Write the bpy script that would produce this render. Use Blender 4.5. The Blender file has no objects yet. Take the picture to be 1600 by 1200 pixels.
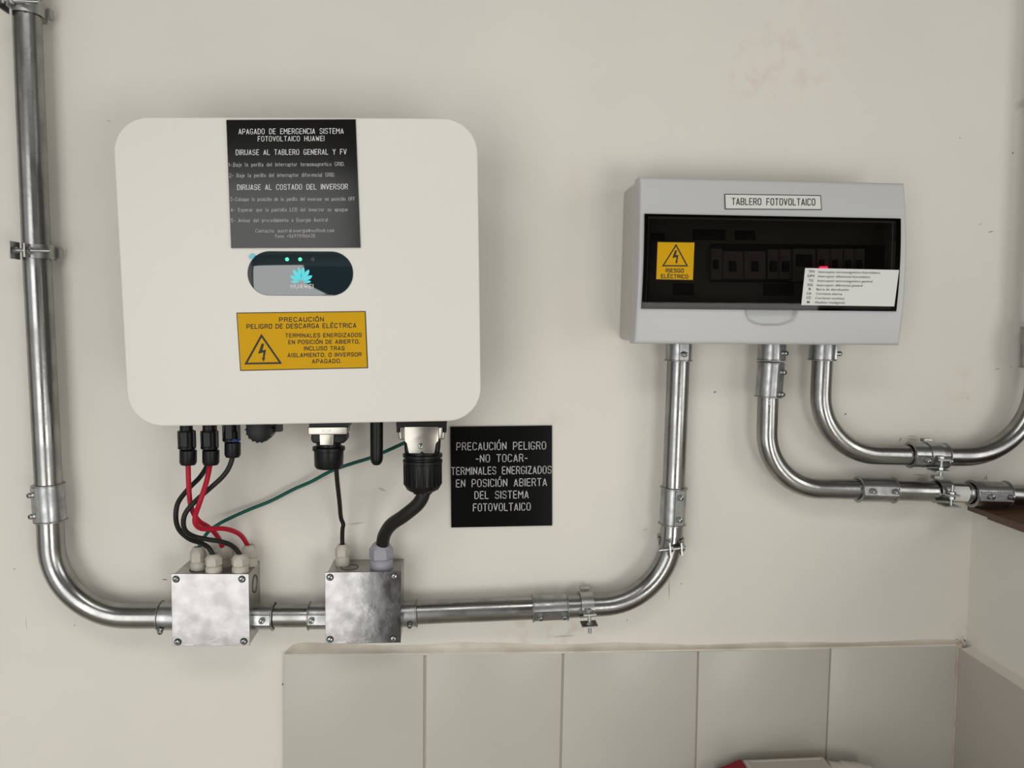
import bpy, math, random
from mathutils import Vector, Matrix
random.seed(7)
PI = math.pi
sc = bpy.context.scene
COL = sc.collection

# ------------------------------------------------------------------ camera
F = 1200.0; DIST = 1.13; CAMZ = 1.50
FOOT = (715.0, 505.0)                     # where the wall's perpendicular through the lens falls
pitch = math.atan((600 - FOOT[1]) / F)
yaw = math.atan((800 - FOOT[0]) / F * math.cos(pitch))
fwd = Vector((math.sin(yaw) * math.cos(pitch), math.cos(yaw) * math.cos(pitch), -math.sin(pitch)))
rgt = Vector((math.cos(yaw), -math.sin(yaw), 0))
upv = rgt.cross(fwd)
CP = Vector((0, -DIST, CAMZ))
cd = bpy.data.cameras.new('camera'); cam = bpy.data.objects.new('camera', cd); COL.objects.link(cam)
cd.sensor_width = 36; cd.lens = F / 1600 * 36; cd.clip_start = 0.02
cam.matrix_world = Matrix.Translation(CP) @ Matrix((rgt, upv, -fwd)).transposed().to_4x4()
sc.camera = cam

# ------------------------------------------------------------------ world, light, exposure
w = bpy.data.worlds.new('world'); sc.world = w; w.use_nodes = True
w.node_tree.nodes['Background'].inputs[0].default_value = (0.75, 0.85, 1, 1)
w.node_tree.nodes['Background'].inputs[1].default_value = 0.25
sc.view_settings.view_transform = 'Standard'; sc.view_settings.look = 'None'
sc.view_settings.gamma = 1; sc.view_settings.use_curve_mapping = False
sc.view_settings.exposure = -0.07

def area(name, loc, target, sx, sy, energy, col):
    l = bpy.data.lights.new(name, 'AREA'); l.shape = 'RECTANGLE'; l.size = sx; l.size_y = sy
    l.energy = energy; l.color = col
    o = bpy.data.objects.new(name, l); COL.objects.link(o); o.location = loc
    o.rotation_euler = (Vector(target) - Vector(loc)).to_track_quat('-Z', 'Y').to_euler()
    return o
# daylight entering by the glazed doorway opposite and the side windows, and a ceiling lamp
area('daylight_doorway', (-1.06, -2.48, 1.07), (-1.06, 0, 1.07), 1.28, 2.08, 28, (1.0, 0.985, 0.95))
area('daylight_window_front', (1.15, -2.48, .68), (1.15, 0, .68), 1.0, 0.85, 18, (1.0, 0.985, 0.95))
area('daylight_window_left', (-1.72, -1.45, 1.25), (0, -1.45, 1.25), 1.6, 1.9, 5, (1.0, 0.985, 0.95))
area('daylight_window_right', (1.72, -1.42, 1.45), (0, -1.42, 1.45), 0.95, 1.3, 13, (1.0, 0.985, 0.95))
area('ceiling_light', (-0.05, -1.35, 2.5), (-0.05, -1.35, 0), 1.2, 0.5, 9, (1.0, 0.985, 0.95))

# ------------------------------------------------------------------ materials
def mat(name, col, rough=0.5, metal=0.0, var=None, vscale=8, bump=0, bscale=200, coat=0, emis=None, spec=0.5, rvar=0, stretch=None):
    m = bpy.data.materials.new(name); m.use_nodes = True
    nt = m.node_tree; b = nt.nodes['Principled BSDF']
    b.inputs['Base Color'].default_value = (*col, 1); b.inputs['Roughness'].default_value = rough
    b.inputs['Metallic'].default_value = metal; b.inputs['Specular IOR Level'].default_value = spec
    if coat: b.inputs['Coat Weight'].default_value = coat; b.inputs['Coat Roughness'].default_value = 0.04
    if emis: b.inputs['Emission Color'].default_value = (*emis[0], 1); b.inputs['Emission Strength'].default_value = emis[1]
    tc = nt.nodes.new('ShaderNodeTexCoord'); vec = tc.outputs['Object']
    if stretch:
        mp = nt.nodes.new('ShaderNodeMapping'); mp.inputs['Scale'].default_value = stretch
        nt.links.new(vec, mp.inputs[0]); vec = mp.outputs[0]
    if var or rvar:
        n = nt.nodes.new('ShaderNodeTexNoise'); n.inputs['Scale'].default_value = vscale
        n.inputs['Detail'].default_value = 5; nt.links.new(vec, n.inputs['Vector'])
        mr = nt.nodes.new('ShaderNodeMapRange'); mr.inputs[1].default_value = 0.32; mr.inputs[2].default_value = 0.68
        nt.links.new(n.outputs['Fac'], mr.inputs[0])
        if var:
            mx = nt.nodes.new('ShaderNodeMix'); mx.data_type = 'RGBA'
            mx.inputs[6].default_value = (*col, 1); mx.inputs[7].default_value = (*var, 1)
            nt.links.new(mr.outputs[0], mx.inputs[0]); nt.links.new(mx.outputs[2], b.inputs['Base Color'])
        if rvar:
            m2 = nt.nodes.new('ShaderNodeMapRange'); m2.inputs[3].default_value = rough; m2.inputs[4].default_value = rough + rvar
            nt.links.new(mr.outputs[0], m2.inputs[0]); nt.links.new(m2.outputs[0], b.inputs['Roughness'])
    if bump:
        n2 = nt.nodes.new('ShaderNodeTexNoise'); n2.inputs['Scale'].default_value = bscale; n2.inputs['Detail'].default_value = 3
        nt.links.new(vec, n2.inputs['Vector'])
        bp = nt.nodes.new('ShaderNodeBump'); bp.inputs['Strength'].default_value = bump; bp.inputs['Distance'].default_value = 0.002
        nt.links.new(n2.outputs['Fac'], bp.inputs['Height']); nt.links.new(bp.outputs[0], b.inputs['Normal'])
    return m

def stained_wall():
    m = mat('painted_plaster', (0.70, 0.675, 0.61), 0.6, var=(0.665, 0.64, 0.58), vscale=3.5, bump=0.7, bscale=11, spec=0.3)
    nt = m.node_tree; b = nt.nodes['Principled BSDF']
    src = b.inputs['Base Color'].links[0].from_socket
    tc = nt.nodes.new('ShaderNodeTexCoord')
    for (p, rad, colr, amt) in STAINS:
        ds = nt.nodes.new('ShaderNodeVectorMath'); ds.operation = 'DISTANCE'; ds.inputs[1].default_value = p
        nz = nt.nodes.new('ShaderNodeTexNoise'); nz.inputs['Scale'].default_value = 38; nz.inputs['Detail'].default_value = 6
        nt.links.new(tc.outputs['Object'], nz.inputs['Vector']); nt.links.new(tc.outputs['Object'], ds.inputs[0])
        mr = nt.nodes.new('ShaderNodeMapRange'); mr.inputs[1].default_value = 0; mr.inputs[2].default_value = rad
        mr.inputs[3].default_value = 1; mr.inputs[4].default_value = 0
        nt.links.new(ds.outputs['Value'], mr.inputs[0])
        r2 = nt.nodes.new('ShaderNodeMapRange'); r2.inputs[1].default_value = 0.5; r2.inputs[2].default_value = 0.68
        nt.links.new(nz.outputs['Fac'], r2.inputs[0])
        mu = nt.nodes.new('ShaderNodeMath'); mu.operation = 'MULTIPLY'
        nt.links.new(mr.outputs[0], mu.inputs[0]); nt.links.new(r2.outputs[0], mu.inputs[1])
        m3 = nt.nodes.new('ShaderNodeMath'); m3.operation = 'MULTIPLY'; m3.inputs[1].default_value = amt
        nt.links.new(mu.outputs[0], m3.inputs[0])
        mx = nt.nodes.new('ShaderNodeMix'); mx.data_type = 'RGBA'; mx.inputs[7].default_value = (*colr, 1)
        nt.links.new(m3.outputs[0], mx.inputs[0]); nt.links.new(src, mx.inputs[6]); src = mx.outputs[2]
    nt.links.new(src, b.inputs['Base Color'])
    return m

# ------------------------------------------------------------------ pixel <-> place
def U(px, py, d):
    """The point at distance d in front of the back wall seen at photo position px, py."""
    v = fwd * F + rgt * (px - 800) - upv * (py - 600)
    return CP + v * ((DIST - d) / v.y)
def S(d): return (DIST - d) / F
STAINS = [(U(1240, 80, 0), 0.10, (0.60, 0.44, 0.38), 0.5), (U(1170, 125, 0), 0.05, (0.62, 0.48, 0.40), 0.5),
          (U(1592, 165, 0), 0.035, (0.42, 0.41, 0.37), 1.0), (U(1505, 600, 0), 0.04, (0.60, 0.55, 0.40), 0.7),
          (U(920, 300, 0), 0.05, (0.62, 0.58, 0.5), 0.5), (U(860, 655, 0), 0.04, (0.6, 0.56, 0.48), 0.6),
          (U(860, 1002, 0), 0.10, (0.5, 0.42, 0.33), 0.8), (U(1500, 1000, 0), 0.03, (0.42, 0.25, 0.18), 1.0)]

M = {}
M['wall'] = stained_wall()
M['mortar'] = mat('mortar_fillet', (0.50, 0.445, 0.365), 0.8, var=(0.66, 0.61, 0.53), vscale=18, bump=0.6, bscale=60)
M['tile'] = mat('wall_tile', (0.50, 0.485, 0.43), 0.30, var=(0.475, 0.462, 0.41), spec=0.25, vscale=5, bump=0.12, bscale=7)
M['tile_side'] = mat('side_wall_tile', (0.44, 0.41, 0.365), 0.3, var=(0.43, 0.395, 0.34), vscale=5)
M['floor'] = mat('floor_tile', (0.45, 0.42, 0.37), 0.4, var=(0.38, 0.35, 0.3), vscale=6)
M['ceiling'] = mat('ceiling_paint', (0.20, 0.19, 0.18), 0.8)
M['room'] = mat('room_paint', (0.30, 0.29, 0.27), 0.7)
M['stand_in_dark'] = mat('stand_in_dark', (0.035, 0.03, 0.028), 0.5)  # for the unseen slab added to give dark reflections
M['galv'] = mat('galvanised_steel', (0.36, 0.357, 0.345), 0.20, 1.0, var=(0.25, 0.248, 0.24), vscale=26, rvar=0.12, bump=0.05, bscale=160)
M['galv2'] = mat('zinc_sleeve', (0.42, 0.424, 0.42), 0.27, 1.0, var=(0.27, 0.275, 0.28), vscale=60, rvar=0.14, bump=0.10, bscale=150)
M['rim'] = mat('zinc_rim', (0.36, 0.36, 0.35), 0.35, 1.0)
M['clamp'] = mat('zinc_clamp', (0.42, 0.42, 0.405), 0.36, 1.0, var=(0.36, 0.36, 0.35), vscale=70)
M['screw'] = mat('screw_steel', (0.50, 0.52, 0.50), 0.28, 1.0, var=(0.35, 0.37, 0.36), vscale=300)
M['dark'] = mat('dark_recess', (0.03, 0.03, 0.03), 0.6)
M['lid'] = mat('box_lid_steel', (0.27, 0.262, 0.26), 0.10, 1.0, var=(0.21, 0.205, 0.205), vscale=45, rvar=0.08, bump=0.05, bscale=60)
M['boxbody'] = mat('box_body_steel', (0.46, 0.45, 0.43), 0.33, 1.0, var=(0.36, 0.35, 0.33), vscale=50)
M['inv'] = mat('inverter_cover', (0.675, 0.66, 0.605), 0.42, bump=0.05, bscale=500, spec=0.35)
M['inv_back'] = mat('inverter_body', (0.30, 0.30, 0.29), 0.5)
M['blackplate'] = mat('black_plate', (0.004, 0.004, 0.004), 0.14, spec=0.4)
M['engrave'] = mat('engraved_white', (0.72, 0.72, 0.70), 0.6)
M['engrave2'] = mat('engraved_grey', (0.50, 0.50, 0.49), 0.6)
M['whiteplate'] = mat('white_plate', (0.62, 0.63, 0.60), 0.45)
M['ink'] = mat('black_ink', (0.012, 0.010, 0.008), 0.6)
M['yellow'] = mat('yellow_vinyl', (0.56, 0.31, 0.002), 0.5, spec=0.12)
M['display'] = mat('display_glass', (0.010, 0.022, 0.028), 0.05, spec=0.9, coat=0.6)
M['cyan'] = mat('cyan_print', (0.10, 0.72, 0.80), 0.5)
M['film'] = mat('blue_film', (0.12, 0.50, 0.62), 0.4)
M['led'] = mat('green_led', (0.05, 0.6, 0.3), 0.4, emis=((0.08, 0.9, 0.42), 1.0))
M['redled'] = mat('red_led', (0.6, 0.02, 0.1), 0.4, emis=((1.0, 0.03, 0.16), 5))
M['plastic'] = mat('panel_plastic', (0.475, 0.48, 0.473), 0.38, spec=0.4)
M['plastic2'] = mat('panel_box_plastic', (0.49, 0.475, 0.44), 0.42, spec=0.4)
M['black'] = mat('black_plastic', (0.006, 0.006, 0.0065), 0.36, spec=0.22)
M['blue'] = mat('blue_seal', (0.02, 0.05, 0.22), 0.4)
M['nickel'] = mat('nickel_clip', (0.40, 0.38, 0.34), 0.27, 1.0, var=(0.33, 0.315, 0.285), vscale=30)
M['cred'] = mat('red_sheath', (0.40, 0.006, 0.025), 0.42, spec=0.25)
M['cblack'] = mat('black_sheath', (0.014, 0.0135, 0.012), 0.42, spec=0.25)
M['cgreen'] = mat('green_sheath', (0.003, 0.085, 0.06), 0.45, spec=0.25)
M['gland'] = mat('gland_plastic', (0.46, 0.44, 0.37), 0.5)
M['gland2'] = mat('gland_plastic_grey', (0.30, 0.29, 0.33), 0.5)
M['wood'] = mat('dark_wood', (0.075, 0.036, 0.018), 0.6, spec=0.15, var=(0.12, 0.06, 0.03), vscale=14, stretch=(1, 9, 9))
M['woodedge'] = mat('dark_wood_edge', (0.10, 0.062, 0.043), 0.6)
M['white_pl'] = mat('offwhite_plastic', (0.48, 0.45, 0.40), 0.4)
M['redcloth'] = mat('red_cloth', (0.22, 0.006, 0.015), 0.8, bump=0.4, bscale=300)
M['devgrey'] = mat('device_grey', (0.32, 0.31, 0.29), 0.5)
M['devdark'] = mat('device_dark', (0.03, 0.03, 0.03), 0.4)
M['cavity'] = mat('cover_plate_grey', (0.26, 0.25, 0.225), 0.55)
def smoked():
    m = bpy.data.materials.new('smoked_plastic'); m.use_nodes = True; nt = m.node_tree; nt.nodes.clear()
    o = nt.nodes.new('ShaderNodeOutputMaterial'); t = nt.nodes.new('ShaderNodeBsdfTransparent'); g = nt.nodes.new('ShaderNodeBsdfGlossy')
    t.inputs[0].default_value = (0.205, 0.19, 0.17, 1); g.inputs['Roughness'].default_value = 0.03
    fr = nt.nodes.new('ShaderNodeFresnel'); fr.inputs[0].default_value = 1.28
    mx = nt.nodes.new('ShaderNodeMixShader')
    nt.links.new(fr.outputs[0], mx.inputs[0]); nt.links.new(t.outputs[0], mx.inputs[1]); nt.links.new(g.outputs[0], mx.inputs[2])
    nt.links.new(mx.outputs[0], o.inputs[0]); return m
M['smoke'] = smoked()

# ------------------------------------------------------------------ mesh helpers
class MB:
    def __init__(s): s.v = []; s.f = []; s.m = []
    def add(s, vs, fs, mi=0):
        b = len(s.v); s.v += [Vector(v) for v in vs]
        s.f += [tuple(b + i for i in f) for f in fs]; s.m += [mi] * len(fs); return s
    def box(s, c, x, y, z, mi=0):
        """c centre; x, y, z half-extent vectors"""
        c, x, y, z = map(Vector, (c, x, y, z))
        vs = [c + x * i + y * j + z * k for i in (-1, 1) for j in (-1, 1) for k in (-1, 1)]
        return s.add(vs, [(0, 1, 3, 2), (4, 6, 7, 5), (0, 4, 5, 1), (2, 3, 7, 6), (0, 2, 6, 4), (1, 5, 7, 3)], mi)
    def loops(s, ls, cap0=True, cap1=True, mi=0, closed=True):
        n = len(ls[0]); vs = [p for l in ls for p in l]; fs = []
        for a in range(len(ls) - 1):
            for i in range(n if closed else n - 1):
                j = (i + 1) % n; fs.append((a * n + i, a * n + j, (a + 1) * n + j, (a + 1) * n + i))
        if cap0: fs.append(tuple(range(n))[::-1])
        if cap1: fs.append(tuple((len(ls) - 1) * n + i for i in range(n)))
        return s.add(vs, fs, mi)
    def lathe(s, a, ax, prof, seg=20, mi=0, ref=None, cap0=True, cap1=True, phase=0):
        """prof: (distance along ax, radius) pairs"""
        a = Vector(a); ax = Vector(ax).normalized()
        ref = Vector(ref) if ref else (Vector((0, -1, 0)) if abs(ax.y) < 0.9 else Vector((1, 0, 0)))
        u = (ref - ax * ref.dot(ax)).normalized(); w2 = ax.cross(u)
        ls = [[a + ax * t + (u * math.cos(phase + 2 * PI * k / seg) + w2 * math.sin(phase + 2 * PI * k / seg)) * r for k in range(seg)] for t, r in prof]
        return s.loops(ls, cap0, cap1, mi)
    def tube(s, pts, r, seg=16, mi=0, cap=True):
        pts = [Vector(p) for p in pts]; rr = r if isinstance(r, list) else [r] * len(pts); ls = []; u = None
        for i, p in enumerate(pts):
            t = (pts[min(i + 1, len(pts) - 1)] - pts[max(i - 1, 0)]).normalized()
            if u is None: u = t.orthogonal().normalized()
            u = (u - t * u.dot(t)).normalized(); v = t.cross(u)
            ls.append([p + (u * math.cos(2 * PI * k / seg) + v * math.sin(2 * PI * k / seg)) * rr[i] for k in range(seg)])
        return s.loops(ls, cap, cap, mi)
    def arc(s, c, t, n, e, r0, r1, a0, a1, hw, seg=20, mi=0):
        """bent strip: directions cos*n + sin*e, radii r0..r1, width 2*hw along t"""
        ls = []
        for k in range(seg + 1):
            a = a0 + (a1 - a0) * k / seg; dr = n * math.cos(a) + e * math.sin(a)
            ls.append([c + dr * r0 - t * hw, c + dr * r1 - t * hw, c + dr * r1 + t * hw, c + dr * r0 + t * hw])
        return s.loops(ls, True, True, mi)
    def build(s, name, mats, parent=None, smooth=35, origin=None):
        if not isinstance(mats, (list, tuple)): mats = [mats]
        o0 = Vector(origin) if origin is not None else (parent_origin(parent) if parent else Vector((0, 0, 0)))
        me = bpy.data.meshes.new(name)
        me.from_pydata([tuple(v - o0) for v in s.v], [], s.f); me.validate()
        for m_ in mats: me.materials.append(m_)
        if len(mats) > 1 and len(me.polygons) == len(s.m): me.polygons.foreach_set('material_index', s.m)
        import bmesh
        bm = bmesh.new(); bm.from_mesh(me); bmesh.ops.recalc_face_normals(bm, faces=bm.faces); bm.to_mesh(me); bm.free()
        if smooth:
            me.shade_smooth(); me.set_sharp_from_angle(angle=math.radians(smooth))
        o = bpy.data.objects.new(name, me); COL.objects.link(o)
        if parent: o.parent = parent
        else: o.location = o0
        return o
ORG = {}
def parent_origin(p):
    while p.parent: p = p.parent
    return ORG.get(p.name, Vector(p.location))
def thing(name, label, cat, origin, group=None):
    o = bpy.data.objects.new(name, None); COL.objects.link(o); o.location = origin; o.empty_display_size = 0.02
    o['label'] = label; o['category'] = cat
    if group: o['group'] = group
    ORG[o.name] = Vector(origin); return o
def tag(o, label, cat, group=None):
    o['label'] = label; o['category'] = cat
    if group: o['group'] = group
    return o
def struct(o): o['kind'] = 'structure'; return o

def fillet(pts, rads, n=14):
    """polyline with rounded corners"""
    pts = [Vector(p) for p in pts]; out = [pts[0]]
    for i in range(1, len(pts) - 1):
        a = (pts[i - 1] - pts[i]).normalized(); b = (pts[i + 1] - pts[i]).normalized(); r = rads[i - 1]
        if r <= 0: out.append(pts[i]); continue
        ang = a.angle(b); L = r / math.tan(ang / 2)
        c = pts[i] + (a + b).normalized() * (r / math.sin(ang / 2))
        s0 = pts[i] + a * L - c; s1 = pts[i] + b * L - c; tot = s0.angle(s1)
        for k in range(n + 1):
            t = k / n; out.append(c + (s0 * math.sin((1 - t) * tot) + s1 * math.sin(t * tot)) / math.sin(tot))
    out.append(pts[-1]); return out
def smoothpath(pts, sub=8):
    pts = [Vector(p) for p in pts]; P = [pts[0] * 2 - pts[1]] + pts + [pts[-1] * 2 - pts[-2]]; out = []
    for i in range(1, len(P) - 2):
        a, b, c, d = P[i - 1:i + 3]
        for k in range(sub):
            t = k / sub
            out.append(0.5 * (2 * b + (c - a) * t + (2 * a - 5 * b + 4 * c - d) * t * t + (3 * b - a - 3 * c + d) * t ** 3))
    out.append(pts[-1]); return out
def pxpath(pts, d=None, sub=8):
    return smoothpath([U(p[0], p[1], p[2] if len(p) > 2 else d) for p in pts], sub)
def bil(q, u, v):
    """corner order TL TR BR BL"""
    return (q[0] * (1 - u) + q[1] * u) * (1 - v) + (q[3] * (1 - u) + q[2] * u) * v
def rquad(q, r, n=8):
    """outline of the quad q (world, TL TR BR BL) with rounded corners of radius r"""
    out = []
    for i in range(4):
        p = q[i]; a = (q[i - 1] - p).normalized(); b = (q[(i + 1) % 4] - p).normalized()
        seg = fillet([p + a * r * 3, p, p + b * r * 3], [r], n)[1:-1]
        out += seg if r > 0 else [p]
    return out
def inset(poly, k):
    """shift an outline in the XZ plane inwards by k"""
    n = len(poly); A = sum(poly[i].x * poly[(i + 1) % n].z - poly[(i + 1) % n].x * poly[i].z for i in range(n))
    sg = 1 if A > 0 else -1; out = []
    for i in range(n):
        t = (poly[(i + 1) % n] - poly[i - 1]); t.y = 0; t.normalize()
        nn = Vector((-t.z, 0, t.x)) * sg; out.append(poly[i] + nn * k)
    return out
def setd(poly, d): return [Vector((p.x, -d, p.z)) for p in poly]
def slab(mb, poly, d0, d1, bev=0.0, mi=0, n=3):
    """outline poly extruded between wall distances d0 (back) and d1 (front), front edge rounded by bev"""
    ls = [setd(poly, d0)]
    if bev > 0:
        for k in range(n + 1):
            a = PI / 2 * k / n; ls.append(setd(inset(poly, bev * (1 - math.cos(a))), d1 - bev * (1 - math.sin(a))))
    else: ls.append(setd(poly, d1))
    return mb.loops(ls, True, True, mi)
def pq(corners, d): return [U(x, y, d) for x, y in corners]

# ------------------------------------------------------------------ lettering
G = {'A': '03 4f 83|16 76', 'B': '03 0f 6f 8d 8b 69 09|69 87 85 63 03', 'C': '8d 6f 2f 0d 05 23 63 85', 'D': '03 0f 5f 8c 86 53 03',
 'E': '7f 0f 03 73|09 69', 'F': '7f 0f 03|09 69', 'G': '8d 6f 2f 0d 05 23 63 85 88 58', 'H': '03 0f|83 8f|09 89', 'I': '03 0f',
 'J': '5f 55 33 13 05', 'L': '0f 03 73', 'M': '03 0f 58 af a3', 'N': '03 0f 83 8f', 'O': '2f 0d 05 23 63 85 8d 6f 2f', 'P': '03 0f 6f 8d 8a 68 08',
 'Q': '2f 0d 05 23 63 85 8d 6f 2f|56 82', 'R': '03 0f 6f 8d 8b 69 09|59 83', 'S': '8d 6f 2f 0d 0b 29 69 87 85 63 23 05', 'T': '0f 8f|4f 43',
 'U': '0f 05 23 63 85 8f', 'V': '0f 43 8f', 'W': '0f 23 5c 83 af', 'X': '03 8f|0f 83', 'Y': '0f 49 8f|49 43', 'Z': '0f 8f 03 83',
 '0': '2f 0d 05 23 63 85 8d 6f 2f', '1': '0c 3f 33', '2': '0d 2f 6f 8d 8b 03 83', '3': '0f 8f 4a 6a 88 85 63 23 05', '4': '53 5f 06 86',
 '5': '8f 0f 0a 6a 88 85 63 23 04', '6': '6f 2c 07 05 23 63 85 87 69 29 07', '7': '0f 8f 33', '8': '29 0b 0d 2f 6f 8d 8b 69 29 07 05 23 63 85 87 69',
 '9': '23 66 8b 8d 6f 2f 0d 0b 29 69 8b', '-': '08 58', '.': '03 04', ':': '03 04|09 0a', '+': '08 68|3b 35', ',': '14 02',
 '@': '66 46 38 4a 6a 66 86 8b 6d 2d 0b 05 23 73', 'a': '1b 4b 69 63 23 05 06 28 68', 'b': '0f 03 43 65 69 4b 0b', 'c': '6a 4b 2b 09 05 23 43 64',
 'd': '6f 63 23 05 09 2b 6b', 'e': '07 67 69 4b 2b 09 05 23 53', 'f': '5f 4f 2d 23|0b 4b', 'g': '6b 61 40 10|6b 2b 09 05 23 63', 'h': '0f 03|0b 4b 69 63',
 'i': '03 0b|0e 0f', 'j': '2b 21 10 00|2e 2f', 'k': '0f 03|06 5b|27 63', 'l': '0f 04 13', 'm': '03 0b 3b 4a 43|4a 5b 7b 89 83', 'n': '03 0b 4b 69 63',
 'o': '2b 09 05 23 43 65 69 4b 2b', 'p': '00 0b 4b 69 65 43 03', 'q': '60 6b 2b 09 05 23 63', 'r': '03 0b|09 2b 4b', 's': '6a 4b 1b 09 18 57 65 43 13 04',
 't': '2e 24 33 43|0b 4b', 'u': '0b 05 23 63|63 6b', 'v': '0b 33 6b', 'y': '0b 33|6b 20 10', 'z': '0b 6b 03 63', 'x': '03 6b|0b 63', 'w': '0b 13 49 73 8b'}
ACC = {'Á': 'A', 'É': 'E', 'Í': 'I', 'Ó': 'O', 'á': 'a', 'é': 'e', 'í': 'i', 'ó': 'o'}
def stroke_text(mb, txt, p0, p1, cap, dfun, wgt=1.5, lift=0.0, space=12.0, gap=4.4, mi=0):
    """monoline lettering between photo points p0 and p1 (baseline ends), cap height in photo pixels"""
    lines = []; x = 0.0
    for ch in txt:
        if ch == ' ': x += space; continue
        base = ACC.get(ch, ch); mx = 0
        for pl in G[base].split('|'):
            pts = [(int(t[0], 16), int(t[1], 16) - 3) for t in pl.split()]
            mx = max(mx, max(p[0] for p in pts)); lines.append([(x + a, b) for a, b in pts])
        if ch in ACC:
            h = 14 if base.isupper() else 10; c = mx / 2; lines.append([(x + c - .5, h), (x + c + 1.6, h + 2.4)])
        x += mx + gap
    W = x - gap; dx = (p1[0] - p0[0]) / W; dy = (p1[1] - p0[1]) / W; s = cap / 12.0
    hw = wgt * 0.5
    def Q(a, b):
        px, py = p0[0] + a * dx + b * s * 0.0, p0[1] + a * dy - b * s
        return U(px, py, dfun(px, py) + lift)
    sx = abs(dx)
    for pl in lines:
        for i in range(len(pl) - 1):
            (ax, ay), (bx, by) = pl[i], pl[i + 1]
            ex, ey = (bx - ax) * sx, (by - ay) * s; L = math.hypot(ex, ey) or 1
            ex, ey = ex / L, ey / L; k = hw * s
            def O(px_, py_, al, no): return Q(px_ + (ex * al - ey * no) * k / sx, py_ + (ey * al + ex * no) * k / s)
            mb.add([O(ax, ay, -.75, -1), O(bx, by, .75, -1), O(bx, by, .75, 1), O(ax, ay, -.75, 1)], [(0, 1, 2, 3)], mi)
    return mb
def font_text(mb, txt, p0, p1, cap, dfun, bold=0.0, shear=0.0, lift=0.0, mi=0):
    cu = bpy.data.curves.new('lettering', 'FONT'); cu.body = txt; cu.size = 1; cu.shear = shear; cu.offset = bold; cu.resolution_u = 3
    o = bpy.data.objects.new('lettering', cu); COL.objects.link(o)
    dg = bpy.context.evaluated_depsgraph_get(); me = bpy.data.meshes.new_from_object(o.evaluated_get(dg))
    vs = [(v.co.x, v.co.y) for v in me.vertices]; fs = [tuple(p.vertices) for p in me.polygons]
    bpy.data.objects.remove(o); bpy.data.curves.remove(cu); bpy.data.meshes.remove(me)
    x0 = min(v[0] for v in vs); x1 = max(v[0] for v in vs); sx = (p1[0] - p0[0]) / (x1 - x0); sl = (p1[1] - p0[1]) / (x1 - x0)
    k = cap / CAPH; out = []
    for a, b in vs:
        px = p0[0] + (a - x0) * sx; py = p0[1] + (a - x0) * sl - b * k; out.append(U(px, py, dfun(px, py) + lift))
    return mb.add(out, fs, mi)
CAPH = 0.73
def poly_px(mb, pts, dfun, lift=0.0, mi=0):
    return mb.add([U(x, y, dfun(x, y) + lift) for x, y in pts], [tuple(range(len(pts)))], mi)
def tri_frame(mb, ap, bl, br, wd, dfun, lift, mi=0):
    c = ((ap[0] + bl[0] + br[0]) / 3, (ap[1] + bl[1] + br[1]) / 3)
    out = [ap, br, bl]; h = bl[1] - ap[1]; k = 1 - 3 * wd / h
    inn = [(c[0] + (p[0] - c[0]) * k, c[1] + (p[1] - c[1]) * k) for p in out]
    vs = [U(x, y, dfun(x, y) + lift) for x, y in out + inn]
    return mb.add(vs, [(0, 1, 4, 3), (1, 2, 5, 4), (2, 0, 3, 5)], mi)
def bolt_mark(mb, cx, cy, k, dfun, lift, mi=0):
    a = [(-2, -78), (21, -78), (6, -20), (38, -27), (24, 45), (31, 46), (14, 80), (0, 45), (9, 46), (14, -2), (-32, 10)]
    P = [(cx + x * k, cy + y * k) for x, y in a]
    poly_px(mb, [P[0], P[1], P[2], P[9], P[10]], dfun, lift, mi)
    poly_px(mb, [P[2], P[3], P[4], P[8], P[9]], dfun, lift, mi)
    poly_px(mb, [P[4], P[5], P[6], P[7], P[8]], dfun, lift, mi)

# ================================================================== THE ROOM
X0, X1, YB, ZC = -1.75, 1.75, -2.55, 2.62
TD = 0.010                                     # tiles stand this far proud of the plaster
mb = MB(); mb.box(((X0 + X1) / 2, 0.05, ZC / 2), ((X1 - X0) / 2 + .1, 0, 0), (0, 0.05, 0), (0, 0, ZC / 2))
wall = struct(mb.build('wall_back', M['wall'], smooth=0))
mb = MB(); mb.box((0, YB / 2, -0.05), (X1 + .1, 0, 0), (0, -YB / 2 + .1, 0), (0, 0, 0.05)); struct(mb.build('floor', M['floor'], smooth=0))
mb = MB(); mb.box((0, YB / 2, ZC + .05), (X1 + .1, 0, 0), (0, -YB / 2 + .1, 0), (0, 0, 0.05)); struct(mb.build('ceiling', M['ceiling'], smooth=0))
def shell_side(name, x, y0, y1, z0, z1):
    mb = MB()
    for (a, b, c, d) in ((YB, y0, 0, ZC), (y1, 0, 0, ZC), (y0, y1, 0, z0), (y0, y1, z1, ZC)):
        mb.box((x, (a + b) / 2, (c + d) / 2), (.05, 0, 0), (0, (b - a) / 2, 0), (0, 0, (d - c) / 2))
    struct(mb.build(name, M['room'], smooth=0))
shell_side('wall_left', X0 - .05, -2.26, -.64, .29, 2.21)
shell_side('wall_right', X1 + .05, -1.91, -.93, .79, 2.11)
mb = MB()
for (a, b, z0, z1) in ((X0, -1.71, 0, ZC), (-.41, .64, 0, ZC), (1.66, X1, 0, ZC), (-1.71, -.41, 2.13, ZC), (.64, 1.66, 0, .24), (.64, 1.66, 1.12, ZC)):
    mb.box(((a + b) / 2, YB - .05, (z0 + z1) / 2), ((b - a) / 2, 0, 0), (0, .05, 0), (0, 0, (z1 - z0) / 2))
struct(mb.build('wall_front', M['room'], smooth=0))
mb = MB(); mb.box((0.06, YB + .02, 1.03), (.45, 0, 0), (0, .018, 0), (0, 0, 1.02)); struct(mb.build('body_stand_in', M['stand_in_dark'], smooth=0))  # dark slab added for reflections, in place of the person behind the camera

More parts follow.
